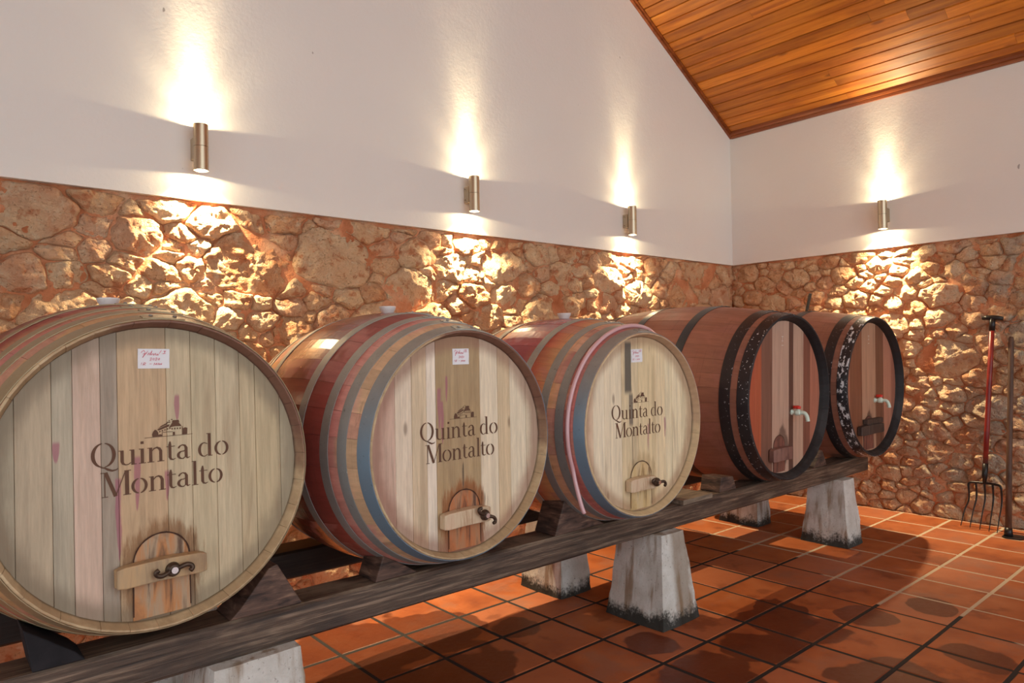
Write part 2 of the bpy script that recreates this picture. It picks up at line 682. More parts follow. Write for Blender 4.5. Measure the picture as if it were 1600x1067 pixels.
far = MB()
rb = random.Random(4)
nb = int((WR - RIDGE_X) / cs / BW)
for i in range(nb):
    x_at = WR - 0.004 - i * BW * cs
    y = WL - 0.002
    first = True
    while y > FRONT_Y:
        ln = rb.uniform(1.1, 2.6) if not first else rb.uniform(0.7, 2.4)
        first = False
        y2 = max(FRONT_Y, y - ln)
        q = [proj((x_at, yy, ceil_z(x_at))) for yy in (y, y2)]
        vis = any(t and -80 < t[0] < 1700 and t[1] > -260 for t in q)
        mb = MB() if vis else far
        board_geo(mb, x_at, y2 + 0.0006, y - 0.0006)
        if vis:
            mb.build('ceiling_board', pine_m, ceiling)
        y = y2
for i in range(int((RIDGE_X - LEFT_X) / cs / BW)):
    board_geo(far, LEFT_X + i * BW * cs, FRONT_Y, WL - 0.002, side=-1)
tag(far.build('distant_boards', pine_m, ceiling), kind='stuff')

# cornice mouldings: along the gable and along the eaves
mb = MB()
tw, td = 0.036, 0.022
for (xa, xb, s) in ((RIDGE_X, WR, 1), (LEFT_X, RIDGE_X, -1)):
    for (d0, d1, y0) in ((-0.012, -0.040, WL - td), (-0.012, -0.022, WL - td - 0.014)):
        pa, pb = ceil_z(xa), ceil_z(xb)
        mb.prism([(xa, pa + d1 / cs), (xb, pb + d1 / cs), (xb, pb + d0 / cs + .01), (xa, pa + d0 / cs + .01)], 1, y0, WL)
tag(mb.build('trim_1', trim_m), kind='structure')
mb = MB()
z = EAVE
mb.prism([(WR, z - 0.052), (WR - 0.018, z - 0.052), (WR - 0.022, z - 0.036), (WR - 0.022, z - 0.030), (WR - 0.030, z - 0.028),
          (WR - 0.036, z - 0.012), (WR - 0.036, z + 0.020), (WR, z + 0.0)], 1, FRONT_Y, WL - td)
tag(mb.build('trim_2', trim_m), kind='structure')

# ------------------------------------------------------------------ floor tiles
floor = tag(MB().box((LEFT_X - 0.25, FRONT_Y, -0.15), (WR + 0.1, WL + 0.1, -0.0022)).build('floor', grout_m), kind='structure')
TX, TY = 0.2419 * H, 0.2545 * H
X0T, Y0T = 1.094 * H, 0.878 * H
J = 0.017


def tile_mb(w, d, mb=None, at=(0, 0, 0)):
    mb = mb or MB()
    b = 0.004
    a, c = w / 2, d / 2
    vs = [(-a, -c, -0.018), (a, -c, -0.018), (a, c, -0.018), (-a, c, -0.018), (-a, -c, -0.0022), (a, -c, -0.0022), (a, c, -0.0022), (-a, c, -0.0022),
          (-a + b, -c + b, 0), (a - b, -c + b, 0), (a - b, c - b, 0), (-a + b, c - b, 0)]
    vs = [(x + at[0], y + at[1], z + at[2]) for x, y, z in vs]
    fs = [(0, 1, 5, 4), (1, 2, 6, 5), (2, 3, 7, 6), (3, 0, 4, 7), (4, 5, 9, 8), (5, 6, 10, 9), (6, 7, 11, 10), (7, 4, 8, 11), (8, 9, 10, 11), (3, 2, 1, 0)]
    return mb.add(vs, fs)


tile_me = tile_mb(TX - J, TY - J).mesh('tile', tile_m)
far = MB()
rt = random.Random(9)
nt_ = 0
for i in range(-13, 15):
    for j in range(-16, 8):
        xa, xb = X0T + i * TX, min(X0T + (i + 1) * TX, WR + 0.03 + J)
        ya, yb = Y0T + j * TY, min(Y0T + (j + 1) * TY, WL + 0.03 + J)
        if xb - xa < 0.03 or yb - ya < 0.03 or xb < LEFT_X or yb < FRONT_Y:
            continue
        cx, cy = (xa + xb) / 2, (ya + yb) / 2
        q = proj((cx, cy, 0))
        if q and -30 < q[0] < 1690 and 0 < q[1] < 1170 and nt_ < 298:
            nt_ += 1
            if xb - xa > TX - 0.001 and yb - ya > TY - 0.001:
                o = bpy.data.objects.new('floor_tile', tile_me)
            else:
                o = bpy.data.objects.new('floor_tile', tile_mb(xb - xa - J, yb - ya - J).mesh('tile', tile_m))
            C.objects.link(o)
            o.parent = floor
            o.location = (cx + rt.uniform(-.001, .001), cy + rt.uniform(-.001, .001), rt.uniform(-0.0008, 0.0003))
            o.rotation_euler = (rt.uniform(-.003, .003), rt.uniform(-.003, .003), rt.uniform(-.003, .003))
        else:
            tile_mb(xb - xa - J, yb - ya - J, far, (cx, cy, 0))
tag(far.build('other_tiles', tile_m, floor), kind='stuff')

# ------------------------------------------------------------------ lamps
steel_m = Mat('brushed bronze steel', rough=0.32, metal=1.0)
p = steel_m.obj()
g = steel_m.noise(steel_m.scl(p, (60, 60, 900)), 1, 3)
steel_m.set(color=steel_m.mix(g, (0.50, 0.40, 0.27), (0.62, 0.52, 0.38)), rough=g * 0.15 + 0.25)
lens_m = Mat('lit lamp glass')
lens_m.set(**{'color': (1, 0.95, 0.85), 'Emission Color': (1.0, 0.88, 0.72), 'Emission Strength': 14.0})
screw_m = Mat('dark screw', rough=0.4, metal=0.8)
screw_m.set(color=(0.12, 0.09, 0.06))


def lamp(loc, rotz, label, bracket='plain'):
    """up and down wall light; local +y points into the wall, tube axis on z"""
    t = tag(empty('wall_lamp', loc, (0, 0, rotz)), label, 'lamp', 'up and down wall lamps')
    R_, L_, D = 0.0335, 0.222, 0.074
    h = L_ / 2
    for za, zb in ((0.004, h), (-h, -0.004 + 0.006)):
        MB().lathe([(R_ - 0.004, za), (R_, za), (R_, zb - 0.001), (R_ - 0.0008, zb), (R_ - 0.003, zb), (R_ - 0.003, zb - 0.012 * (1 if za > 0 else 1))] if za > 0 else
                   [(R_ - 0.003, za + 0.012), (R_ - 0.003, za), (R_ - 0.0008, za), (R_, za + 0.001), (R_, zb), (R_ - 0.004, zb)], 40).build('tube', steel_m, t, smooth=False)
    MB().lathe([(R_ - 0.0022, -0.006), (R_ - 0.0022, 0.008)], 40).build('seam_ring', screw_m, t, smooth=True)
    for s in (1, -1):
        MB().lathe([(0.0001, s * (h - 0.008)), (R_ - 0.0035, s * (h - 0.008)), (R_ - 0.0035, s * (h - 0.010)), (0.0001, s * (h - 0.010))], 32).build('lens', lens_m, t)
    pl = MB().box((-0.026, R_ - 0.006, -0.052), (0.026, D, 0.052)).build('bracket', steel_m, t, bevel=0.002)
    if bracket == 'clips':
        for zc in (0.034, -0.034):
            MB().box((-0.030, R_ + 0.006, zc - 0.011), (-0.0262, D - 0.006, zc + 0.011)).build('clip', steel_m, pl, bevel=0.001)
            MB().tube([(-0.031, 0.054, zc), (-0.0335, 0.054, zc)], 0.0032, 10).build('screw', screw_m, pl)
    for s in (1, -1):
        for nm, size, blend, w, rad in (('wide_beam', 174, 0.04, WIDE_W, 0.012), ('soft_beam', 125, 1.0, MID_W, 0.014), ('core_beam', 56 if s > 0 else 118, 1.0, UP_W if s > 0 else DOWN_W, 0.014), ('narrow_beam', 34 if s > 0 else 92, 1.0, NARROW_W if s > 0 else DOWN_W * 1.1, 0.014)):
            d = bpy.data.lights.new(nm, 'SPOT')
            d.energy = w
            d.color = LAMP_COL
            d.spot_size = math.radians(size)
            d.spot_blend = blend
            d.shadow_soft_size = rad
            lo = bpy.data.objects.new(nm, d)
            C.objects.link(lo)
            lo.parent = t
            lo.location = (0, 0, s * (h - 0.006 + 0.008))
            lo.rotation_euler = (PI if s > 0 else 0, 0, 0)
    return t


LZ = (1 + 0.7705) * H
lamp((0.829 * H, 2.68 * H, LZ), 0, 'steel up and down wall lamp nearest the left edge, above the leftmost barrel')
lamp((2.103 * H, 2.68 * H, LZ), 0, 'middle one of the three steel lamps on the long wall, with clips on its bracket', 'clips')
lamp((3.304 * H, 2.68 * H, LZ), 0, 'steel wall lamp on the long wall closest to the room corner', 'clips')
lamp((WR - 0.057 * H, 1.693 * H, (1 + 0.7785) * H), -PI / 2, 'steel lamp alone on the right wall beyond the corner')

# ------------------------------------------------------------------ beams, pillars, chocks
beam_m = Mat('dark stained beam', rough=0.6)
p = beam_m.pos()
g = beam_m.noise(beam_m.scl(p, (3.0, 85, 85)), 1, 8, 0.7, 0.4)
s2 = beam_m.noise(beam_m.scl(p, (1, 1.5, 2)), 2.2, 4, 0.6)
col = beam_m.ramp(g, [(0.32, (0.022, 0.014, 0.010)), (0.5, (0.095, 0.062, 0.043)), (0.66, (0.26, 0.185, 0.13))])
col = beam_m.mix(s2.step(0.5, 0.62) * 0.55, col, (0.022, 0.015, 0.014))
X, Y, Z = beam_m.xyz(p)
wear = (Z - 0.527 + (beam_m.noise(p, 6, 4) - 0.5) * 0.07).step(0.0, 0.012) * beam_m.noise(p, 1.7, 2).step(0.45, 0.6)
col = beam_m.mix(wear * 0.7, col, (0.26, 0.19, 0.13))
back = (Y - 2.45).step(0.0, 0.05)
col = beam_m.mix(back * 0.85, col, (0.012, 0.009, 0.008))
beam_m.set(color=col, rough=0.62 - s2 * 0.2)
beam_m.bump(g, 0.5, 0.004)
block_m = Mat('dark wedge wood', rough=0.65)
p = block_m.obj()
g = block_m.noise(block_m.scl(p, (9, 9, 60)), 1, 6, 0.6, 0.6)
s2 = block_m.noise(block_m.offr(p), 7, 3)
col = block_m.ramp(g, [(0.3, (0.022, 0.014, 0.012)), (0.52, (0.11, 0.062, 0.045)), (0.70, (0.27, 0.165, 0.11))])
col = block_m.mix(s2.step(0.54, 0.66) * 0.6, col, (0.012, 0.010, 0.012))
block_m.set(color=col)
block_m.bump(g, 0.4, 0.003)
plank_m = Mat('grey worn plank', rough=0.7)
p = plank_m.obj()
plank_m.set(color=plank_m.ramp(plank_m.noise(plank_m.scl(p, (6, 60, 60)), 1, 5), [(0.3, (0.09, 0.065, 0.045)), (0.7, (0.30, 0.235, 0.17))]))
conc_m = Mat('weathered limestone pillar', rough=0.85, spec=0.2)
p = conc_m.pos()
X, Y, Z = conc_m.xyz(p)
n = conc_m.noise(p, 9, 6, 0.6)
f = conc_m.noise(p, 90, 6, 0.6)
st = conc_m.noise(conc_m.scl(p, (16, 16, 1.3)), 1, 4, 0.55)
col = conc_m.ramp(n, [(0.3, (0.50, 0.485, 0.44)), (0.7, (0.70, 0.70, 0.67))])
col = conc_m.mix(st.step(0.50, 0.64) * 0.8, col, (0.27, 0.185, 0.11))
col = conc_m.mix(f.step(0.40, 0.30) * 0.6, col, (0.16, 0.14, 0.12))
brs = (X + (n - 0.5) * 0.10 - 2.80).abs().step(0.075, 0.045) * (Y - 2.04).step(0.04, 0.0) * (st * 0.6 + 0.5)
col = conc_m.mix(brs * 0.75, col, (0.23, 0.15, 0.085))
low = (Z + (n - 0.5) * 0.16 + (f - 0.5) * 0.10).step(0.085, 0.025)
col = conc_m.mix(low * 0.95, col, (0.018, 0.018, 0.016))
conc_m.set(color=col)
conc_m.bump(f + n, 0.7, 0.006)

BZ0, BZ1 = H * (1 - .676), H * (1 - .591)


def beam(name, y0, y1, xa, xb, label, seed):
    mb = MB()
    nseg = 60
    vs, fs = [], []
    ch = 0.008
    prof = [(y0 + ch, BZ0), (y1 - ch, BZ0), (y1, BZ0 + ch), (y1, BZ1 - ch), (y1 - ch, BZ1), (y0 + ch, BZ1), (y0, BZ1 - ch), (y0, BZ0 + ch)]
    for i in range(nseg + 1):
        x = xa + (xb - xa) * i / nseg
        for k, (y, z) in enumerate(prof):
            d = mnoise.noise(Vector((x * 2.3, k * 3.1, seed))) * 0.0035
            vs.append((x + (mnoise.noise(Vector((k * 1.7, 3, seed))) * 0.01 if i in (0, nseg) else 0), y + (d if k in (0, 5, 6, 7) else -d), z + (-abs(d) if z > 0.5 else abs(d) * 0.5)))
    m = len(prof)
    for i in range(nseg):
        for k in range(m):
            fs.append((i * m + k, i * m + (k + 1) % m, (i + 1) * m + (k + 1) % m, (i + 1) * m + k))
    fs.append(tuple(range(m)))
    fs.append(tuple(nseg * m + k for k in range(m)))
    o = mb.add(vs, fs).build(name, beam_m)
    return tag(o, label, 'beam', 'barrel rack beams')


beam('rack_beam', 1.60 * H, 1.708 * H, -0.95, 3.915 * H, 'long dark timber beam in front, carrying the barrel fronts on stone pillars', 1)
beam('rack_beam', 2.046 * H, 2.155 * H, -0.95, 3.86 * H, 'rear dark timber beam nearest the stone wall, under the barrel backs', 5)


def pillar(base, top, label, seed, group='stone rack pillars'):
    (xa, ya, xb, yb), (ta, tb_, tc, td_) = base, top
    nz, nn = 14, 7
    cx, cy = (xa + xb) / 2, (ya + yb) / 2
    vs, fs = [], []
    ring = []
    for i in range(nn): ring.append((i / nn, 0))
    for i in range(nn): ring.append((1, i / nn))
    for i in range(nn): ring.append((1 - i / nn, 1))
    for i in range(nn): ring.append((0, 1 - i / nn))
    for j in range(nz + 1):
        f = j / nz
        z = BZ0 * f
        for (a, b) in ring:
            X0, X1, Y0, Y1 = xa + (ta - xa) * f, xb + (tc - xb) * f, ya + (tb_ - ya) * f, yb + (td_ - yb) * f
            # soften corners
            aa, bb = (a - 0.5) * 2, (b - 0.5) * 2
            k = 1 - 0.035 * (aa * bb) ** 2 * 1.0
            x = (X0 + X1) / 2 + aa * k * (X1 - X0) / 2
            y = (Y0 + Y1) / 2 + bb * k * (Y1 - Y0) / 2
            d = fbm((x + seed, y, z), 9) * 0.005 + mnoise.noise(Vector((x * 40, y * 40, z * 40 + seed))) * 0.0025
            if j == 0:
                d += 0.003
            vs.append((x - cx + aa * d, y - cy + bb * d, z))
    m = len(ring)
    for j in range(nz):
        for k in range(m):
            fs.append((j * m + k, j * m + (k + 1) % m, (j + 1) * m + (k + 1) % m, (j + 1) * m + k))
    fs.append(tuple(range(m)))
    fs.append(tuple(nz * m + k for k in range(m)))
    o = MB().add(vs, fs).build('stone_pillar', conc_m, smooth=False)
    o.location = (cx, cy, 0)
    return tag(o, label, 'pillar', group)


def hh(*a): return tuple(v * H for v in a)


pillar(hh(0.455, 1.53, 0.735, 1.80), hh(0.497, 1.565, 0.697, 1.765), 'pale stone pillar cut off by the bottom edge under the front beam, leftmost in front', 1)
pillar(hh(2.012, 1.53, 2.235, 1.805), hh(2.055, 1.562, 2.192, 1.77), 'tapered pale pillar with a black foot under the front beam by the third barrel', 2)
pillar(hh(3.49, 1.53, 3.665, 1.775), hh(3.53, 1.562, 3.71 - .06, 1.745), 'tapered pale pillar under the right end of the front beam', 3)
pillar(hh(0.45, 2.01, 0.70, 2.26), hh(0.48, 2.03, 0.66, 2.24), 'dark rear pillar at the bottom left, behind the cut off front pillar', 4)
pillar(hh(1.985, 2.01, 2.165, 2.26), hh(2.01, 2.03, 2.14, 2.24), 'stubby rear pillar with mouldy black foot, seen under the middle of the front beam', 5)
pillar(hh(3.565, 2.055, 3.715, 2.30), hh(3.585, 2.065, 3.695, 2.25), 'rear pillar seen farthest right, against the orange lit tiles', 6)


black_wood = Mat('black greasy wedge wood', rough=0.85, spec=0.2)
p = black_wood.obj()
black_wood.set(color=black_wood.mix(black_wood.noise(p, 20, 5), (0.008, 0.008, 0.010), (0.035, 0.032, 0.036)))


def wedge(poly, ya, yb, label, mat=None):
    """poly in (x, height above the beam), multiples of H"""
    cx = sum(q[0] for q in poly) / len(poly) * H
    mb = MB().prism([(q[0] * H - cx, q[1] * H) for q in poly], 1, ya * H, yb * H)
    o = mb.build('wedge', mat or block_m, bevel=0.004)
    o.location = (cx, 0, BZ1)
    return tag(o, label, 'wedge', 'wedges holding the barrels')


wedge([(0.18, 0.0), (0.268, 0.0), (0.250, 0.020), (0.205, 0.055), (0.165, 0.085)], 1.603, 1.70, 'black wedge on the front beam at the left under the leftmost barrel', black_wood)
wedge([(0.545, 0.0), (0.716, 0.0), (0.655, 0.105), (0.635, 0.098), (0.57, 0.022)], 1.603, 1.70, 'brown triangular wedge between the leftmost barrel and the second barrel')
wedge([(0.915, 0.0), (1.045, 0.0), (0.965, 0.052), (0.94, 0.066)], 1.606, 1.70, 'small black wedge under the left side of the second barrel')
wedge([(1.56, 0.0), (1.795, 0.0), (1.645, 0.078), (1.605, 0.108)], 1.602, 1.70, 'large dark wedge below the hanging hose end at the third barrel')
wedge([(2.50, 0.0), (2.625, 0.0), (2.60, 0.055), (2.515, 0.062)], 1.606, 1.70, 'squat dark block under the left side of the brown fourth barrel')
wedge([(3.315, 0.0), (3.45, 0.0), (3.405, 0.075), (3.385, 0.08)], 1.606, 1.70, 'brown wedge between the two redwood barrels on the front beam')
for k, (xx, lab) in enumerate([(0.66, 'first'), (1.40, 'second'), (2.15, 'third')]):
    pass
pk = MB().box((-0.125, 1.575 * H, 0.0), (0.125, 1.715 * H, 0.024)).build('plank', block_m, bevel=0.003)
pk.location = (2.305 * H, 0, BZ1)
pk.data.materials[0] = plank_m.m
tag(pk, 'short flat plank lying on the front beam between third and fourth barrel', 'plank')

# ------------------------------------------------------------------ barrels
def stave_material(name, stops, gloss, tone):
    """stops: (distance from the front head in m, colour) along the barrel"""
    m = Mat(name, rough=0.5)
    p = m.obj()
    X, Y, Z = m.xyz(p)
    gr = m.noise(m.scl(p, (55, 4, 55)), 1, 6, 0.6, 0.3)
    gx = m.noise(m.scl(p, (5, 70, 5)), 1, 4, 0.6, 0.6)
    nz = m.noise(p, 6, 4, 0.6)
    rn = m.rnd()
    s = Y + (nz - 0.5) * 0.10 * tone + (rn - 0.5) * 0.05 * tone
    col = m.ramp(s.clamp(), stops)
    pat = m.noise(m.offr(p, 11), 4.5, 3)
    col = m.mix(pat.step(0.53, 0.60) * 0.5 * tone, col, (0.50, 0.20, 0.19))
    col = m.shade(col, (gr * 0.7 + 0.68) * (rn * 0.28 + 0.86))
    col = m.mix(gx.step(0.42, 0.25) * 0.45, col, (0.10, 0.04, 0.03))
    return m, p, X, Y, Z, gr, gx, nz, col


def finish_staves(m, p, X, Y, Z, gr, gx, nz, col, R, r, chime, glossy):
    rad = (X * X + (Z - R) * (Z - R)).sqrt()
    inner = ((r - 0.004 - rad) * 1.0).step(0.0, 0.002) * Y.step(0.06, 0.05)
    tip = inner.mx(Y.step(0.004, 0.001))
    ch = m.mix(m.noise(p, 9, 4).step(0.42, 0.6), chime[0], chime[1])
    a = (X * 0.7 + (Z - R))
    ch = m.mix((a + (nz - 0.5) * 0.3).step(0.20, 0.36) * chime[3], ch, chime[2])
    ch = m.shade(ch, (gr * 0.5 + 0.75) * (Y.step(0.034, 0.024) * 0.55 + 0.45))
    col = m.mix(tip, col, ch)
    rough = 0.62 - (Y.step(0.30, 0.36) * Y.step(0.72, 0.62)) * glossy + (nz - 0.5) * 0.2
    m.set(color=col, rough=rough)
    m.bump(gr * 0.6 + gx, 0.25, 0.003)
    return m


OAK = ((0.42, 0.30, 0.17), (0.55, 0.42, 0.25), (0.16, 0.065, 0.045), 0.9)
m1 = stave_material('oak staves tan and pink', [(0.0, (0.50, 0.30, 0.14)), (0.09, (0.55, 0.32, 0.15)), (0.13, (0.52, 0.17, 0.13)), (0.20, (0.52, 0.27, 0.13)), (0.27, (0.30, 0.05, 0.03)), (0.36, (0.20, 0.035, 0.02)), (0.62, (0.18, 0.035, 0.02)), (0.72, (0.5, 0.26, 0.10))], 0.3, 1.0)
m2 = stave_material('oak staves wine soaked red', [(0.0, (0.58, 0.40, 0.24)), (0.09, (0.60, 0.40, 0.24)), (0.13, (0.58, 0.30, 0.25)), (0.17, (0.55, 0.24, 0.20)), (0.21, (0.30, 0.062, 0.052)), (0.29, (0.23, 0.045, 0.036)), (0.36, (0.21, 0.045, 0.025)), (0.62, (0.17, 0.04, 0.022)), (0.70, (0.52, 0.26, 0.09))], 0.3, 0.9)
m3 = stave_material('oak staves crimson and orange', [(0.0, (0.56, 0.32, 0.22)), (0.07, (0.50, 0.15, 0.14)), (0.14, (0.60, 0.36, 0.24)), (0.21, (0.60, 0.33, 0.15)), (0.30, (0.46, 0.12, 0.06)), (0.37, (0.34, 0.03, 0.025)), (0.60, (0.32, 0.035, 0.03)), (0.68, (0.52, 0.22, 0.10))], 0.3, 0.9)

RH = 0.385
red_stops = [(0.0, (0.23, 0.10, 0.065)), (0.25, (0.29, 0.125, 0.080)), (0.5, (0.30, 0.125, 0.078)), (0.8, (0.25, 0.095, 0.055)), (1.0, (0.20, 0.08, 0.05))]
BLK = ((0.012, 0.013, 0.016), (0.030, 0.031, 0.034), (0.010, 0.011, 0.014), 0.8)


def hoop_galv(name, blue):
    m = Mat(name, rough=0.45, metal=0.3)
    p = m.obj()
    n = m.noise(p, 16, 6, 0.65)
    f = m.noise(p, 70, 5, 0.6)
    X, Y, Z = m.xyz(p)
    col = m.mix(n, (0.24, 0.235, 0.205), (0.40, 0.39, 0.34))
    col = m.mix((n * 0.4 + 0.6) * blue * (Z - X * 0.4).step(0.92, 0.60), col, (0.10, 0.235, 0.38))  # blue reflection of the sky painted into the colour, stronger towards the bottom
    col = m.mix(f.step(0.66, 0.74) * 0.7, col, (0.55, 0.55, 0.52))
    col = m.mix(f.step(0.38, 0.26) * 0.5, col, (0.05, 0.045, 0.04))
    m.set(color=col, rough=f * 0.3 + 0.33)
    m.bump(f, 0.12, 0.002)
    return m


def hoop_black(name, chips):
    m = Mat(name, rough=0.3, metal=0.0)
    p = m.obj()
    X, Y, Z = m.xyz(p)
    n = m.noise(p, 13, 5, 0.6, 0.2)
    f = m.noise(p, 75, 2, 0.5)
    n2 = m.noise(m.scl(p, (17, 38, 17)), 1, 4, 0.6)
    col = m.mix(n, (0.012, 0.012, 0.016), (0.035, 0.033, 0.035))
    front = Y.step(0.075, 0.05) if chips > 0.5 else Y.step(0.2, 0.0)
    big = n2.step(0.535, 0.55) * n.step(0.40, 0.44) * front * chips
    sml = f.step(0.665, 0.685) * Y.step(0.16, 0.06)
    c = big.mx(sml)
    col = m.mix(c, col, (0.62, 0.64, 0.66))
    m.set(color=col, rough=c * 0.35 + 0.26 + n * 0.12)
    return m


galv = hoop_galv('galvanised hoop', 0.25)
galv_sky = hoop_galv('galvanised hoop with painted sky reflection', 0.85)
hoopb4 = hoop_black('chipped black hoop paint', 0.0)
hoopb5 = hoop_black('badly chipped black hoop paint', 1.0)
galv_tan = hoop_galv('rust tinged olive hoop', 0.0)
_g = galv_tan.nt
for _n in _g.nodes:
    if _n.type == 'MIX' and abs(_n.inputs[6].default_value[0] - 0.24) < 1e-3:
        _n.inputs[6].default_value = (0.27, 0.20, 0.11, 1)
        _n.inputs[7].default_value = (0.42, 0.33, 0.19, 1)
rivet_m = Mat('rivet', rough=0.4, metal=0.7)
rivet_m.set(color=(0.30, 0.29, 0.27))
iron_m = Mat('dark forged iron', rough=0.45, metal=0.7)
p = iron_m.obj()
iron_m.set(color=iron_m.mix(iron_m.noise(p, 60, 4), (0.03, 0.025, 0.022), (0.14, 0.09, 0.06)))
iron_m.bump(iron_m.noise(p, 120, 3), 0.3, 0.002)
bolt_m = Mat('bright bolt', rough=0.25, metal=1.0)
bolt_m.set(color=(0.8, 0.8, 0.82))
ink_m = Mat('burned lettering', rough=0.8)
p = ink_m.obj()
ink_m.set(color=ink_m.mix(ink_m.noise(p, 30, 4), (0.085, 0.038, 0.022), (0.15, 0.075, 0.042)))
paper_m = Mat('white paper', rough=0.7)
paper_m.set(color=(0.78, 0.80, 0.84))
pen_m = Mat('red pen', rough=0.7)
pen_m.set(color=(0.62, 0.06, 0.12))
bung_m = Mat('white silicone bung', rough=0.4)
bung_m.set(color=(0.75, 0.72, 0.70))


def head_material(name, cols, stains, edge, drips, hatch_stain):
    """cols: two wood tones; object random picks between; stains around the hatch, drips of wine"""
    m = Mat(name, rough=0.62, spec=0.3)
    p = m.obj()
    X, Y, Z = m.xyz(p)
    gr = m.noise(m.scl(m.offr(p), (60, 60, 3.2)), 1, 7, 0.62, 0.5)
    g2 = m.noise(m.scl(m.offr(p), (14, 14, 1.6)), 1, 4, 0.5, 1.2)
    n = m.noise(p, 8, 4, 0.6)
    rn = m.rnd()
    oc = m.nt.nodes.new('ShaderNodeObjectInfo')
    col = m.mix(n * 0.22, V(m.nt, oc.outputs['Color']), cols[0][1])
    fg = m.noise(m.scl(m.offr(p), (190, 190, 14)), 1, 5, 0.7)
    col = m.shade(col, (gr * 0.85 + 0.58) * (fg * 0.5 + 0.76))
    kd = m.voro(m.scl(m.offr(p, 5), (9, 9, 3.2)), 1.0)
    col = m.mix(kd.step(0.10, 0.03) * 0.6, col, (0.16, 0.10, 0.06))
    col = m.mix(g2.step(0.56, 0.70) * 0.35, col, (0.30, 0.20, 0.11))
    return m, p, X, Y, Z, gr, n, m.mix(1.0, col, (0.97, 0.985, 1.07), 'MULTIPLY')


def finish_head(m, p, X, Y, Z, gr, n, col, R, rh, stain, edge_col, edge_w, drips, marks):
    # soaked wood round the hatch
    if stain:
        c, amt = stain
        sx = X.abs() / 0.108
        up = (Z - (R - 0.225)) / 0.105
        fl = m.noise(m.scl(p, (55, 55, 9)), 1, 4, 0.65)
        d = (sx * sx + (up.mx(0.0)) * (up.mx(0.0))).sqrt() + (fl - 0.5) * 1.1
        k = d.step(1.05, 0.72) * Z.step(R - 0.02, R - 0.10)
        col = m.mix(k * amt, col, c)
        k2 = (d + (fl - 0.5) * 1.6).step(0.75, 0.35) * Z.step(R - 0.10, R - 0.2)
        col = m.mix(k2 * amt * 0.5, col, (0.07, 0.035, 0.022))
    rad = (X * X + (Z - R) * (Z - R)).sqrt()
    e = (rad + (n - 0.5) * edge_w * 0.9).step(rh - edge_w, rh)
    col = m.mix(e * 0.65, col, edge_col)
    for (dx, z0, z1, w) in drips:
        wob = (m.noise(m.scl(p, (1, 1, 9)), 1, 2) - 0.5) * 0.012
        tp = ((Z - R - z1) / (z0 - z1)).clamp()
        q = ((X - dx + wob).abs() / ((tp * (1.45 - tp) * 2.2 + 0.12) * w) + (n - 0.5) * 0.9).step(1.0, 0.6) * (Z - R).step(z1, z1 + 0.012) * (Z - R).step(z0, z0 - 0.012)
        col = m.mix(q * 0.72, col, (0.36, 0.12, 0.17))
    for (dx, z0, z1, w, c) in marks:
        q = ((X - dx + (gr - 0.5) * 0.02).abs() / w).step(1.0, 0.7) * (Z - R).step(z1, z1 + 0.03) * (Z - R).step(z0, z0 - 0.02)
        col = m.mix(q * 0.85, col, c)
    m.set(color=col)
    m.bump(gr, 0.3, 0.0025)
    return m


# ---- stencil alphabet: strokes are (x, y, width) runs, cap height 1
def arc(cx, cy, rx, ry, a0, a1, wside, wtop, n=14):
    out = []
    for i in range(n + 1):
        a = math.radians(a0 + (a1 - a0) * i / n)
        w = wtop + (wside - wtop) * abs(math.cos(a)) ** 1.4
        out.append((cx + rx * math.cos(a), cy + ry * math.sin(a), w))
    return out


def serif(x, y, l=0.13, w=0.03):
    return [(x - l, y, w), (x + l, y, w)]


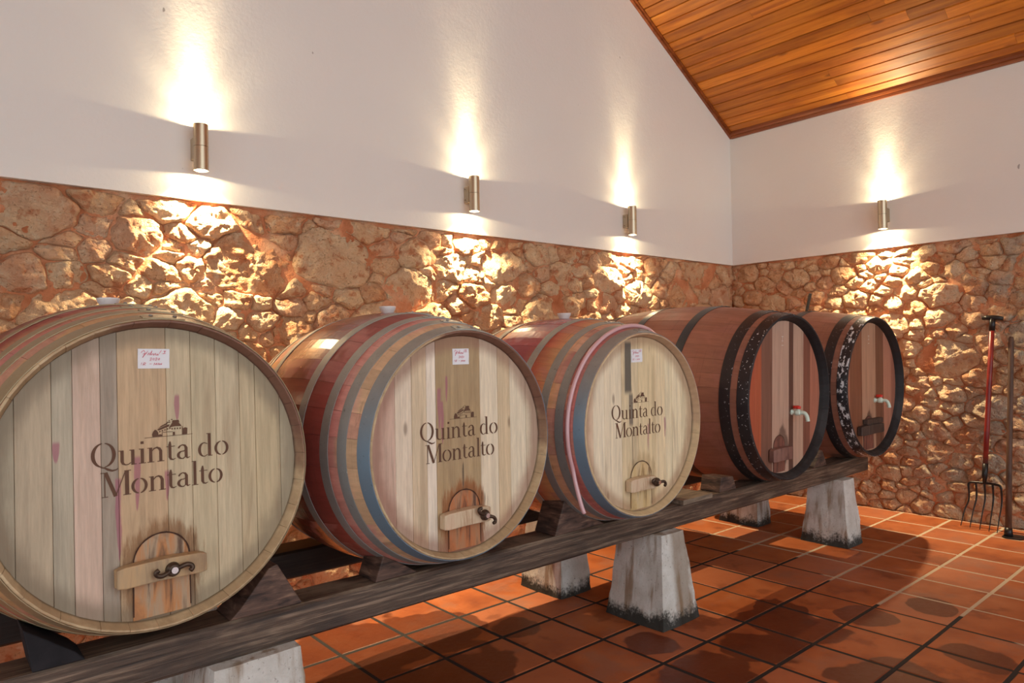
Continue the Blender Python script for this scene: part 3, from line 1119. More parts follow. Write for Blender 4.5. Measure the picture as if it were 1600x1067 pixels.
SW = 0.115
GL = {
    'Q': (0.92, [arc(.43, .5, .36, .48, 97, 263, .13, .03), arc(.43, .5, .36, .48, 83, -83, .13, .03),
                 [(.33, .0, .03), (.45, -.01, .06), (.58, -.10, .09), (.72, -.16, .08), (.86, -.14, .05), (.93, -.08, .02)]]),
    'u': (0.70, [[(.03, .60, .03), (.15, .60, .03)], [(.15, .615, SW), (.15, .16, SW), (.18, .07, .09), (.27, .015, .05), (.36, .02, .04), (.46, .09, .03)],
                 [(.53, .615, SW), (.53, -.01, SW)], [(.41, .60, .03), (.53, .60, .03)], [(.53, .012, .03), (.66, .012, .03)]]),
    'i': (0.33, [[(.17, .615, SW), (.17, .0, SW)], [(.05, .60, .03), (.17, .60, .03)], serif(.17, .012), [(.115, .86, .11), (.225, .86, .11)]]),
    'n': (0.70, [[(.15, .615, SW), (.15, .0, SW)], [(.03, .60, .03), (.15, .60, .03)], serif(.15, .012),
                 [(.2, .47, .03), (.28, .57, .045), (.38, .60, .07), (.47, .55, .10), (.52, .45, SW), (.52, .0, SW)], serif(.52, .012)]),
    't': (0.42, [[(.18, .80, .04), (.17, .66, SW), (.17, .13, SW), (.21, .04, .08), (.29, .015, .05), (.39, .06, .02)], [(.03, .585, .03), (.37, .585, .03)]]),
    'a': (0.58, [[(.08, .47, .07), (.13, .55, .06), (.23, .605, .04), (.33, .57, .08), (.38, .47, SW), (.38, .10, SW), (.43, .02, .06), (.53, .06, .02)],
                 arc(.24, .17, .17, .16, 75, 285, .11, .035, 10), [(.27, .33, .035), (.36, .37, .03)], [(.27, .02, .035), (.36, .10, .03)]]),
    'd': (0.68, [arc(.27, .30, .20, .30, 83, 277, .12, .03), [(.29, .595, .03), (.40, .54, .03)], [(.29, .005, .03), (.40, .07, .03)],
                 [(.48, 1.0, SW), (.48, .0, SW)], [(.36, .99, .03), (.48, .99, .03)], [(.48, .012, .03), (.60, .012, .03)]]),
    'o': (0.64, [arc(.30, .30, .24, .30, 98, 262, .11, .03), arc(.30, .30, .24, .30, 82, -82, .11, .03)]),
    'M': (1.12, [[(.16, .97, .035), (.16, .03, .035)], serif(.14, .985, .12), serif(.16, .012, .11), [(.19, 1.0, .13), (.53, .0, .13)],
                 [(.53, .0, .035), (.88, .98, .035)], [(.93, 1.0, .14), (.93, .0, .14)], serif(.96, .985, .12), serif(.93, .012, .14)]),
    'l': (0.31, [[(.16, 1.05, SW), (.16, .0, SW)], [(.04, 1.04, .03), (.16, 1.04, .03)], serif(.16, .012)]),
    ' ': (0.26, []),
}


def ribbon(mb, pts, place):
    n = len(pts)
    vs = []
    for i, (x, y, w) in enumerate(pts):
        a, b = pts[max(i - 1, 0)], pts[min(i + 1, n - 1)]
        dx, dy = b[0] - a[0], b[1] - a[1]
        l = math.hypot(dx, dy) or 1
        px, py = -dy / l * w / 2, dx / l * w / 2
        vs += [place(x + px, y + py), place(x - px, y - py)]
    mb.add(vs, [(2 * i, 2 * i + 1, 2 * i + 3, 2 * i + 2) for i in range(n - 1)])


def write(mb, text, x0, z0, cap, sx, y, roll=0.0, spacing=1.0):
    w = sum(GL[c][0] for c in text) * cap * sx * spacing
    x = -w / 2
    for ch in text:
        adv, strokes = GL[ch]
        for k, st in enumerate(strokes):
            def place(a, b, x=x, k=k):
                u, v = x + a * cap * sx, b * cap
                return (x0 + u, y - 0.00006 * k, z0 + v)
            ribbon(mb, st, place)
        x += adv * cap * sx * spacing


def polys(mb, lst, place):
    for pl in lst:
        mb.add([place(a, b) for a, b in pl], [tuple(range(len(pl)))])


def emblem(mb, cx, cz, w, y):
    """the house over the name: long roof, walls with window rows, two trees and a ground line"""
    s = w

    def P(a, b): return (cx + (a - 0.5) * s, y, cz + b * s)
    polys(mb, [
        [(-0.12, -.006), (1.12, -.006), (1.12, .006), (-0.12, .006)],
        [(.08, .01), (.20, .01), (.235, .05), (.225, .12), (.18, .19), (.14, .20), (.10, .15), (.07, .08)],
        [(.20, .01), (.33, .01), (.31, .06), (.26, .07), (.235, .05)],
        [(.20, .19), (.25, .17), (.50, .26), (.52, .31), (.47, .31), (.24, .225)],
        [(.24, .235), (.46, .32), (.47, .37), (.30, .29)],
        [(.50, .23), (.53, .27), (.60, .37), (.74, .37), (.82, .27), (.83, .24), (.66, .25)],
        [(.585, .37), (.60, .42), (.76, .42), (.78, .34), (.74, .37)],
        [(.46, .36), (.54, .36), (.54, .385), (.46, .385)],
        [(.50, .40), (.525, .40), (.525, .43), (.50, .43)],
        [(.56, .43), (.60, .43), (.60, .455), (.56, .455)],
        [(.86, .01), (.98, .01), (.985, .18), (.93, .20), (.87, .18)],
        [(.845, .01), (.86, .01), (.86, .24), (.845, .24)],
        [(.60, .01), (.655, .01), (.655, .10), (.60, .10)],
        [(.33, .105), (.60, .105), (.60, .118), (.33, .118)],
        [(.32, .01), (.335, .01), (.335, .115), (.32, .115)]], P)
    for k in range(5):
        a = .25 + k * .065
        b = .115 + k * .018
        polys(mb, [[(a, b), (a + .035, b + .008), (a + .035, b + .045), (a, b + .037)]], P)
    for k in range(4):
        a = .57 + k * .07
        polys(mb, [[(a, .165), (a + .03, .165), (a + .03, .21), (a, .21)]], P)


def catmull(pts, n=8):
    P = [Vector(p) for p in pts]
    P = [P[0]] + P + [P[-1]]
    out = []
    for i in range(1, len(P) - 2):
        for k in range(n):
            t = k / n
            a, b, c, d = P[i - 1:i + 3]
            out.append(0.5 * ((2 * b) + (c - a) * t + (2 * a - 5 * b + 4 * c - d) * t * t + (3 * b - a - 3 * c + d) * t ** 3))
    out.append(P[-2])
    return out


def note(parent_m, cx, cz, w, h, y, roll, seed, label):
    """a paper slip pinned on a barrel head, with handwriting"""
    pm = MB()
    n = 6
    vs = []
    for j in range(n + 1):
        for i in range(n + 1):
            u, v = (i / n - 0.5) * w, (j / n - 0.5) * h
            vs.append((u, -0.0006 - 0.0012 * abs(math.sin(i * 1.1 + j * 0.7 + seed)) * (1 if i in (0, n) or j in (0, n) else 0.3), v))
    fs = [(j * (n + 1) + i, j * (n + 1) + i + 1, (j + 1) * (n + 1) + i + 1, (j + 1) * (n + 1) + i) for j in range(n) for i in range(n)]
    off = [(x, 0.0004, z) for x, y_, z in vs]
    m = len(vs)
    pm.add(vs + off, fs + [tuple(m + q for q in f[::-1]) for f in fs])
    o = pm.build('paper_note', paper_m)
    o.matrix_world = parent_m @ Matrix.Translation((cx, y, cz)) @ Matrix.Rotation(roll, 4, 'Y')
    tag(o, label, 'note', 'handwritten paper notes')
    ink = MB()

    def line(pts, wd=0.0022):
        wd *= 0.62
        c = catmull([(a * w, 0, b * h) for a, b in pts], 6)
        q = [(v.x, v.z, wd * (0.7 + 0.3 * math.sin(i))) for i, v in enumerate(c)]
        ribbon(ink, q, lambda a, b: (a, -0.0022, b))
    # first line: a name ending in a tall d, then the numeral
    line([(-.40, .30), (-.33, .42), (-.28, .28), (-.36, .05), (-.30, .16), (-.18, .40)], .0022)
    line([(-.36, .22), (-.22, .30)], .0016)
    line([(-.20, .17), (-.16, .30), (-.13, .18), (-.06, .42), (-.10, .18), (-.03, .26), (-.01, .16), (.05, .28), (.07, .16), (.12, .24), (.13, .17), (.24, .43)], .002)
    if seed == 1:
        line([(.30, .38), (.40, .40)], .002)
        line([(.36, .39), (.33, .26)], .003)
        line([(.27, .25), (.38, .26)], .002)
    else:
        for q in range(2 if seed == 2 else 3):
            a = .28 + q * .055
            line([(a + .02, .42), (a, .28)], .0022)
        line([(.24, .42), (.44, .43)], .0018)
        line([(.23, .28), (.42, .285)], .0018)
    # 2020
    for q in range(4):
        a = -.12 + q * .085
        if q % 2 == 0:
            line([(a, .0), (a + .03, .05), (a + .05, .0), (a - .01, -.09), (a + .055, -.08)], .0018)
        else:
            line([(a + .03, .03), (a, -.02), (a + .02, -.08), (a + .05, -.02), (a + .03, .03)], .0018)
    # last line
    line([(-.38, -.20), (-.40, -.34)], .0018)
    line([(-.34, -.34), (-.31, -.20), (-.25, -.24), (-.32, -.27), (-.26, -.34)], .0018)
    line([(-.14, -.27), (-.06, -.26)], .0018)
    line([(.0, -.34), (.02, -.22), (.05, -.32), (.09, -.22), (.09, -.33)], .0018)
    line([(.13, -.32), (.15, -.23), (.18, -.32), (.20, -.25), (.24, -.31), (.25, -.22)], .002)
    ik = ink.build('handwriting', pen_m, o, fix=False)
    return o


def barrel(label, cx, y0, cz, r, R, L, yaw, pitch, mats, hoops, n_staves, board_x, head_t, seed, style, tones=None, rec=0.034, wall=0.019):
    """local frame: x right, y along the barrel from its front rim, axis at height R"""
    stave_m, hoop_ms, head_m = mats
    rot = Matrix.Rotation(yaw, 4, 'Z') @ Matrix.Rotation(pitch, 4, 'X')
    loc = Vector((cx * H, y0 * H, (1 + cz) * H)) - rot @ Vector((0, 0, R))
    root = empty('barrel', loc)
    root.rotation_euler = rot.to_euler()
    tag(root, label, 'barrel', 'row of wine barrels')
    rnd = random.Random(seed)

    def rad(s):
        return R - (R - r) * ((s - L / 2) / (L / 2)) ** 2
    # staves
    ws = [rnd.uniform(0.8, 1.2) for _ in range(n_staves)]
    tot = sum(ws)
    a = rnd.random()
    NS = 18
    for w in ws:
        da = 2 * PI * w / tot
        g = 0.0010
        A = [a + g, a + da / 2, a + da - g]
        a += da
        dr = rnd.uniform(-0.0006, 0.0006)
        vs, fs = [], []
        th = 0.030
        prof = [(i / NS * L, rad(i / NS * L) + dr) for i in range(NS + 1)]
        e = prof[0][1]
        inner = [(L, e - 0.010), (L - rec - 0.001, e - wall), (L - 0.08, e - th + 0.006), (L / 2, R - th), (0.08, e - th + 0.004), (rec + 0.001, e - wall), (0.0, e - wall * 0.32)]
        loop = [(0.0, e - 0.002), (0.002, e)] + prof[1:-1] + [(L - .002, e)] + inner
        for s, q in loop:
            for t in A:
                vs.append((q * math.cos(t), s, R + q * math.sin(t)))
        m = len(loop)
        for i in range(m):
            j = (i + 1) % m
            fs += [(i * 3, j * 3, j * 3 + 1, i * 3 + 1), (i * 3 + 1, j * 3 + 1, j * 3 + 2, i * 3 + 2)]
        # close the sides
        half = len(loop)
        fs.append(tuple(i * 3 for i in range(m)))
        fs.append(tuple(i * 3 + 2 for i in range(m))[::-1])
        MB().add(vs, fs).build('stave', stave_m, root, fix=True)
    # hoops
    for k, (sa, sb, mi) in enumerate(hoops):
        t = 0.0022
        n = 96
        prof = [(rad(sa) + 0.0003, sa), (rad(sa) + t, sa), (rad((sa + sb) / 2) + t + 0.0004, (sa + sb) / 2), (rad(sb) + t, sb), (rad(sb) + 0.0003, sb), (rad(sa) + 0.0003, sa)]
        hp = MB().lathe(prof, n, (0, 0, R), axis=1).build('hoop', hoop_ms[mi], root, smooth=False)
        for pl in hp.data.polygons:
            pl.use_smooth = True
        hp.modifiers.new('edges', 'EDGE_SPLIT').split_angle = math.radians(40)
        # overlap seam with two rivets near the top
        a0 = PI / 2 - 0.03 - 0.05 * (k % 2)
        vs, fs = [], []
        q = 0.26 if style == 'oak' else 0.16
        for i in range(7):
            aa = a0 - q * i / 6 + q / 2
            sh = 0.004 if i in (0, 6) else 0
            for s in (sa + 0.002 + sh * 2, sb - 0.002 - sh * 2):
                for rr in (rad(s) + t, rad(s) + t + 0.0024):
                    vs.append((rr * math.cos(aa), s, R + rr * math.sin(aa)))
        for i in range(6):
            b, c = i * 4, i * 4 + 4
            fs += [(b + 1, b + 3, c + 3, c + 1), (b, b + 1, c + 1, c), (b + 2, c + 2, c + 3, b + 3)]
        fs += [(0, 2, 3, 1), (24, 25, 27, 26)]
        lap = MB().add(vs, fs).build('hoop_overlap', hoop_ms[mi], hp)
        for aa in (a0 + q * 0.28, a0 - q * 0.28):
            s = (sa + sb) / 2
            rr = rad(s) + t + 0.002
            c = Vector((math.cos(aa) * rr, s, R + math.sin(aa) * rr))
            d = Vector((math.cos(aa), 0, math.sin(aa)))
            MB().tube([c, c + d * 0.0025, c + d * 0.0042], [0.0058, 0.0052, 0.002], 10).build('rivet', rivet_m, hp)
    # heads
    e = rad(0)
    rh = e - wall + 0.0005
    edges = [-rh] + [b for b in board_x if -rh < b < rh] + [rh]
    for side in (0, 1):
        for i in range(len(edges) - 1):
            xa, xb = edges[i] + (0.0004 if i else 0), edges[i + 1] - (0.0004 if i < len(edges) - 2 else 0)
            if xb - xa < 0.004:
                continue
            top = []
            for k in range(9):
                x = xa + (xb - xa) * k / 8
                top.append((x, math.sqrt(max(0, rh * rh - x * x))))
            outline = [(x, R + z) for x, z in top] + [(x, R - z) for x, z in reversed(top)]
            dy = rnd.uniform(-0.0005, 0.0005)
            ya, yb = (rec + dy, rec + 0.022) if side == 0 else (L - rec - 0.022, L - rec + dy)
            hm = head_m[i % len(head_m)] if isinstance(head_m, list) else head_m
            # clean degenerate ends
            o2 = [outline[0]]
            for q in outline[1:]:
                if abs(q[0] - o2[-1][0]) + abs(q[1] - o2[-1][1]) > 1e-5:
                    o2.append(q)
            if abs(o2[0][0] - o2[-1][0]) + abs(o2[0][1] - o2[-1][1]) < 1e-5:
                o2.pop()
            hb = MB().prism(o2, 1, ya, yb).build('head_board', hm, root, bevel=0.0012 if side == 0 else 0)
            if tones:
                hb.color = (*[((c / 255) ** 2.2) for c in tones[i % len(tones)]], 1)
    # bung on top
    s = L / 2
    MB().lathe([(0.0001, R - 0.02), (0.020, R - 0.02), (0.024, R + 0.002), (0.030, R + 0.014), (0.033, R + 0.022), (0.033, R + 0.026), (0.028, R + 0.026), (0.026, R + 0.018), (0.0001, R + 0.018)], 24, (0, s, R)).build('bung', bung_m if style == 'oak' else stave_m, root, smooth=False) if style == 'oak' else None
    root['R'] = R
    mw = Matrix.Translation(loc) @ rot
    return root, mw


# ---- the hatch on a head
def hatch_material(name, a, b, dark):
    m = Mat(name, rough=0.6)
    p = m.obj()
    g = m.noise(m.scl(p, (28, 28, 3)), 1, 5, 0.6, 0.8)
    n = m.noise(p, 11, 4)
    col = m.ramp(g, [(0.34, dark), (0.46, a), (0.6, b), (0.72, dark)])
    col = m.mix(n.step(0.52, 0.66) * 0.55, col, dark)
    m.set(color=col)
    m.bump(g, 0.4, 0.003)
    return m


def hatch(root, R, yf, door_m, bar_m, dark, x_c=0.0, nut=True, scale=1.0, bar=(-0.115, 0.105), notch=True, floor_z=None, bz=(0.282, 0.228), top_d=0.163, hw=0.0675, nutx=0.02, nutang=15):
    """arched door, cross bar with its wing nut; yf is the head's front plane"""
    bottom = floor_z
    top = R - top_d
    pts = []
    zc = top - hw
    for k in range(17):
        a = PI * k / 16
        pts.append((x_c + hw * math.cos(a), zc + hw * math.sin(a)))
    outline = pts + [(x_c - hw * 1.06, bottom), (x_c + hw * 1.06, bottom)]
    d = MB().prism(outline, 1, yf - 0.0035, yf + 0.01).build('hatch_door', door_m, root, bevel=0.002)
    ol = [(x_c + (hw + 0.0022) * math.cos(PI * k / 20), zc + (hw + 0.0022) * math.sin(PI * k / 20), 0.0035 * (0.7 + 0.5 * math.sin(k * 2.3) ** 2)) for k in range(21)]
    ol = [(x_c + hw + 0.003, bottom + 0.01, 0.003)] + ol + [(x_c - hw - 0.003, bottom + 0.01, 0.003)]
    mb = MB()
    ribbon(mb, ol, lambda a, b: (a, yf - 0.0042, b))
    mb.build('hatch_joint', dark, root, fix=False)
    # bar: bowed block
    zb, zt = R - bz[0], R - bz[1]
    n = 12
    vs, fs = [], []
    for i in range(n + 1):
        u = i / n
        x = x_c + bar[0] + (bar[1] - bar[0]) * u
        bow = 0.046 - 0.012 * abs(2 * u - 1) ** 2.2
        tb = 0.0 if 0.08 < u < 0.92 else 0.004
        for (y, z) in ((yf - 0.004, zb + tb), (yf - bow, zb + tb), (yf - bow, zt - tb), (yf - 0.004, zt - tb)):
            vs.append((x, y, z + 0.006 * math.sin(u * PI)))
    for i in range(n):
        for k in range(4):
            fs.append((i * 4 + k, i * 4 + (k + 1) % 4, (i + 1) * 4 + (k + 1) % 4, (i + 1) * 4 + k))
    fs += [(0, 1, 2, 3), tuple(n * 4 + k for k in range(4))]
    b = MB().add(vs, fs).build('cross_bar', bar_m, root, bevel=0.003)
    if nut:
        cx, cz, cy = x_c + nutx, R - 0.252, yf - 0.047
        MB().tube([(cx, cy + 0.005, cz), (cx, cy - 0.018, cz)], 0.0085, 14).build('bolt', bolt_m, b)
        MB().tube([(cx, cy + 0.002, cz), (cx, cy - 0.006, cz), (cx, cy - 0.012, cz)], [0.019, 0.018, 0.013], 18).build('nut', iron_m, b)
        for s in (1, -1):
            a = math.radians(nutang)
            w = []
            for (l, o, dy) in ((0.010, 0, 0), (0.020, 0.003, -0.003), (0.032, 0.004, -0.005), (0.042, -0.001, -0.005), (0.044, -0.009, -0.006), (0.037, -0.014, -0.008)):
                l *= s
                oo = o * (1 if s > 0 else -1)
                w.append((cx + l * math.cos(a) - oo * math.sin(a), cy - 0.008 + dy, cz + l * math.sin(a) + oo * math.cos(a)))
            MB().tube(catmull(w, 4), 0.0062, 10).build('nut_wing', iron_m, b, smooth=True)
    return b


YF = 0.034
door1 = hatch_material('hatch oak orange stained', (0.42, 0.30, 0.19), (0.50, 0.22, 0.08), (0.13, 0.07, 0.04))
door2 = hatch_material('hatch oak rust stained', (0.40, 0.20, 0.10), (0.45, 0.15, 0.05), (0.11, 0.05, 0.03))
door3 = hatch_material('hatch oak pale', (0.62, 0.48, 0.28), (0.58, 0.42, 0.20), (0.22, 0.13, 0.06))
door4 = hatch_material('hatch redwood', (0.17, 0.06, 0.04), (0.25, 0.09, 0.06), (0.06, 0.025, 0.02))
bar1 = hatch_material('bar oak grey brown', (0.42, 0.30, 0.17), (0.50, 0.33, 0.17), (0.30, 0.20, 0.12))
bar2 = hatch_material('bar oak pale', (0.62, 0.50, 0.34), (0.60, 0.44, 0.30), (0.40, 0.24, 0.14))
bar4 = hatch_material('bar redwood', (0.19, 0.09, 0.07), (0.26, 0.13, 0.10), (0.09, 0.04, 0.035))
bar5 = hatch_material('bar black brown', (0.055, 0.035, 0.028), (0.08, 0.05, 0.04), (0.02, 0.014, 0.012))
joint_m = Mat('dark joint', rough=0.9)
joint_m.set(color=(0.05, 0.02, 0.012))


def logo(root, R, yf, dx, dz):
    mb = MB()
    y = yf - 0.0012
    write(mb, 'Quinta do', dx, R + (0.016 + dz) * H, 0.0625, 1.06, y)
    write(mb, 'Montalto', dx, R + (-0.042 + dz) * H, 0.0625, 1.06, y, spacing=0.96)
    mb.build('lettering', ink_m, root, fix=False)
    eb = MB()
    emblem(eb, dx + 0.012, R + (0.066 + dz) * H, 0.098, y)
    eb.build('house_emblem', ink_m, root, fix=False)


LB = 0.99
OAKH = [(0.003, 0.050, 0), (0.095, 0.133, 1), (0.175, 0.212, 1), (0.310, 0.348, 1)]
OAKH += [(LB - b, LB - a, 1) for a, b, c in OAKH]

R1, r1 = 0.367 * H, 0.308 * H
hm1 = head_material('oak head grey beige', [(0.15, (0.46, 0.40, 0.29)), (0.4, (0.56, 0.47, 0.33)), (0.6, (0.52, 0.41, 0.31)), (0.85, (0.44, 0.33, 0.20))], 0, 0, 0, 0)
hm1 = finish_head(*hm1, R1, r1 - 0.035, ((0.26, 0.135, 0.06), 0.85), (0.20, 0.16, 0.11), 0.05,
                  [(0.046, 0.205, 0.125, 0.006), (-0.235, 0.105, 0.045, 0.007), (-0.055, 0.05, -0.10, 0.007), (-0.10, 0.0, -0.22, 0.0065), (0.018, 0.005, -0.085, 0.006)], [])
b1, mw1 = barrel('leftmost barrel, largest in view, with grey beige oak head and a note numbered I', 0.395, 1.53, -0.231, r1, R1, LB, math.radians(3), math.radians(-1.5),
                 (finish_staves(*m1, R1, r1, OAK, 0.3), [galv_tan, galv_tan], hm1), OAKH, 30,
                 [v * H for v in (-.245, -.187, -.153, -.106, -.076, .015, .064, .115, .167, .202, .259)], 0, 1, 'oak', tones=[(172, 162, 134), (182, 166, 136), (178, 168, 142), (205, 178, 154), (158, 144, 124), (196, 166, 126), (202, 184, 146), (196, 180, 142), (204, 188, 150), (198, 180, 140), (192, 174, 134), (198, 186, 150)])
logo(b1, R1, YF, 0.012, 0.004)
hatch(b1, R1, YF, door1, bar1, joint_m, 0.0, floor_z=R1 - (r1 - 0.026), nutx=0.012, nutang=8)
note(mw1, -0.008 * H, R1 + 0.23 * H, 0.078, 0.052, YF - 0.0008, 0.02, 1, 'wide white paper note with red handwriting on the leftmost barrel')

R2, r2 = 0.366 * H, 0.300 * H
hm2 = head_material('oak head pale cream', [(0.15, (0.62, 0.55, 0.42)), (0.45, (0.66, 0.58, 0.44)), (0.7, (0.60, 0.46, 0.32)), (0.9, (0.42, 0.31, 0.17))], 0, 0, 0, 0)
hm2 = finish_head(*hm2, R2, r2 - 0.035, ((0.30, 0.12, 0.045), 0.95), (0.28, 0.13, 0.09), 0.05,
                  [(-0.10, 0.20, 0.05, 0.008), (-0.088, 0.155, 0.0, 0.006), (-0.068, 0.24, 0.14, 0.005)], [(0.0, -0.06, -0.17, 0.0035, (0.10, 0.07, 0.05))])
b2, mw2 = barrel('second barrel from the left, with pale head, dark centre board and rusty stained hatch', 1.129, 1.48, -0.2425, r2, R2, LB, math.radians(2), 0,
                 (finish_staves(*m2, R2, r2, OAK, 0.42), [galv_sky, galv], hm2), OAKH, 31,
                 [v * H for v in (-.213, -.163, -.117, -.087, .063, .128, .174, .237)], 0, 2, 'oak', tones=[(205, 172, 148), (226, 208, 178), (216, 194, 156), (232, 218, 192), (170, 143, 100), (228, 212, 178), (216, 192, 150), (226, 212, 178), (214, 200, 166)])
logo(b2, R2, YF, -0.008, 0.0)
hatch(b2, R2, YF, door2, bar2, joint_m, 0.0, floor_z=R2 - (r2 - 0.026), nutx=0.055, nutang=-28, bar=(-0.11, 0.095))
note(mw2, -0.003 * H, R2 + 0.231 * H, 0.072, 0.055, YF - 0.0008, 0.0, 2, 'nearly square white note on the dark centre board of the second barrel')

R3, r3 = 0.360 * H, 0.300 * H
hm3 = head_material('oak head light cream', [(0.15, (0.66, 0.58, 0.42)), (0.5, (0.70, 0.61, 0.44)), (0.8, (0.64, 0.52, 0.36)), (0.95, (0.60, 0.46, 0.30))], 0, 0, 0, 0)
hm3 = finish_head(*hm3, R3, r3 - 0.035, ((0.40, 0.26, 0.12), 0.45), (0.34, 0.19, 0.11), 0.045,
                  [(0.045, 0.0, -0.13, 0.004), (0.165, 0.02, -0.08, 0.006)], [(-0.085, 0.36, 0.12, 0.026, (0.055, 0.055, 0.055)), (-0.068, 0.14, -0.02, 0.015, (0.14, 0.12, 0.10)), (-0.062, -0.02, -0.20, 0.003, (0.16, 0.11, 0.07))])
b3, mw3 = barrel('third barrel from the left, cream head with black streak, hose over its top', 1.8455, 1.45, -0.2467, r3, R3, LB, 0, math.radians(0.6),
                 (finish_staves(*m3, R3, r3, (OAK[1], (0.62, 0.48, 0.28), (0.45, 0.28, 0.18), 0.7), 0.42), [galv_sky, galv], hm3), OAKH, 30,
                 [v * H for v in (-.235, -.182, -.079 - .02, -.014, .077, .13, .167, .22)], 0, 3, 'oak', tones=[(222, 196, 162), (232, 218, 184), (230, 214, 178), (216, 196, 152), (222, 200, 152), (228, 206, 160), (226, 210, 168), (230, 214, 172), (222, 206, 164)])
logo(b3, R3, YF, -0.022, 0.004)
hatch(b3, R3, YF, door3, bar2, joint_m, -0.01, floor_z=R3 - (r3 - 0.026), nutx=0.05, nutang=-6, bar=(-0.105, 0.065))
note(mw3, -0.022 * H, R3 + 0.2245 * H, 0.074, 0.056, YF - 0.0008, -0.02, 3, 'small white note at the top of the third barrel head')

# redwood barrels
LR = 1.27
REDH = [(0.002, 0.062, 0), (0.098, 0.158, 0), (0.42, 0.475, 0)]
REDH += [(LR - b, LR - a, 0) for a, b, c in REDH]
R4, r4 = 0.408 * H, 0.357 * H


def redwood_heads(name, shades):
    out = []
    for i, c in enumerate(shades):
        m = Mat(name, rough=0.45)
        p = m.obj()
        gr = m.noise(m.scl(p, (70, 70, 3), (i * 3.3, 0, 0)), 1, 6, 0.6, 0.4)
        n = m.noise(p, 9, 4, 0.6)
        X, Y, Z = m.xyz(p)
        col = m.mix(0.0, c, c)
        col = m.shade(col, gr * 0.9 + 0.55)
        d = ((X + 0.02).abs() / 0.09 + (Z - (R4 - 0.28)).abs() / 0.16 + (n - 0.5) * 1.2).step(1.1, 0.7)
        col = m.mix(d * 0.7, col, (0.045, 0.02, 0.016))
        vs = m.noise(m.scl(p, (26, 26, 1.2), (i * 2, 0, 0)), 1, 3).step(0.62, 0.72)
        col = m.mix(vs * 0.5, col, (0.06, 0.022, 0.015))
        m.set(color=col)
        m.bump(gr, 0.25, 0.002)
        out.append(m)
    return out


red4 = stave_material('redwood staves', red_stops, 0.2, 0.25)
red4 = finish_staves(*red4, R4, r4, BLK, 0.12)
h4 = redwood_heads('redwood head', [(0.40, 0.09, 0.04), (0.42, 0.10, 0.045), (0.20, 0.09, 0.06), (0.48, 0.31, 0.23), (0.11, 0.05, 0.035), (0.50, 0.32, 0.23), (0.22, 0.08, 0.05), (0.42, 0.16, 0.10)])
b4, mw4 = barrel('brown redwood barrel with black hoops next to the oak barrels, fourth from the left', 2.91, 1.50, -0.2214, r4, R4, LR, 0, math.radians(1.6),
                 (red4, [hoopb4, hoopb4], h4), REDH, 34,
                 [v * H for v in (-.248, -.192, -.103, .041, .081, .173, .238)], 0, 4, 'red', rec=0.048, wall=0.032)
hatch(b4, R4, 0.048, door4, bar4, joint_m, -0.06, nut=False, floor_z=R4 - (r4 - 0.042), bar=(-0.115, 0.10), hw=0.062, bz=(0.355, 0.283), top_d=0.215)
h5 = redwood_heads('redwood head worn', [(0.42, 0.15, 0.08), (0.40, 0.15, 0.085), (0.22, 0.085, 0.045), (0.44, 0.25, 0.16), (0.19, 0.08, 0.045), (0.44, 0.20, 0.13), (0.34, 0.14, 0.09)])
b5, mw5 = barrel('last redwood barrel at the right end, with badly chipped black paint on its hoops', 3.81, 1.50, -0.218, r4, R4, LR, 0, math.radians(0.8),
                 (red4, [hoopb5, hoopb5], h5), REDH, 34,
                 [v * H for v in (-.298, -.244, -.098, .07, .172, .271)], 0, 5, 'red', rec=0.048, wall=0.032)
hatch(b5, R4, 0.048, door4, bar5, joint_m, -0.04, nut=False, floor_z=R4 - (r4 - 0.042), bar=(-0.18, 0.18), hw=0.075, bz=(0.318, 0.255), top_d=0.20)
MB().box((-0.13, 0.012, R4 - 0.25), (0.12, 0.046, R4 - 0.215)).build('upper_bar', bar5, b5, bevel=0.004)
# small white stamp marks on the two redwood heads
chalk_m = Mat('white stamp', rough=0.8)
chalk_m.set(color=(0.6, 0.52, 0.45))
for root in (b4, b5):
    mb = MB()
    cx, cz = -0.03, R4 + 0.30
    for (a, b, c, d) in ((-.012, .045, .012, .04), (-.010, .02, .010, .015), (-.012, -.005, .012, -.01), (-.002, .04, .002, .02)):
        mb.add([(cx + a, 0.0435, cz + b), (cx + c, 0.0435, cz + b), (cx + c, 0.0435, cz + d), (cx + a, 0.0435, cz + d)], [(0, 1, 2, 3)])
    mb.build('stamp_mark', chalk_m, root, fix=False)

# taps
tap_m = Mat('pale green plastic tap', rough=0.35)
tap_m.set(color=(0.62, 0.76, 0.66))
red_m = Mat('red plastic lever', rough=0.35)
red_m.set(color=(0.70, 0.035, 0.02))


def tap(root, R, x, z, yf, ang):
    t = MB()
    ca, sa = math.cos(ang), math.sin(ang)

    def q(f, d): return (x + f * sa * .66, yf - f * ca * .66, z + d * .8)
    t.tube([q(-0.01, 0), q(0.004, 0), q(0.006, 0), q(0.03, 0)], [0.017, 0.017, 0.012, 0.012], 16)
    t.tube([q(0.028, 0), q(0.034, 0), q(0.07, 0), q(0.074, 0)], [0.015, 0.017, 0.017, 0.012], 16)
    t.tube(catmull([q(0.06, 0), q(0.095, 0.001), q(0.115, -0.008), q(0.128, -0.03), q(0.134, -0.058)], 5), [0.0115] * 21, 12)
    t.tube([q(0.052, 0.010), q(0.052, 0.030)], 0.009, 12)
    o = t.build('tap', tap_m, root, smooth=True)
    h = MB()
    h.tube([q(0.052, 0.027), q(0.052, 0.037)], 0.012, 12)
    a, b = q(0.012, 0.037), q(0.072, 0.037)
    h.tube([a, q(0.03, 0.038), q(0.052, 0.039), b], [0.010, 0.009, 0.010, 0.008], 8)
    h.build('lever', red_m, o, smooth=True)


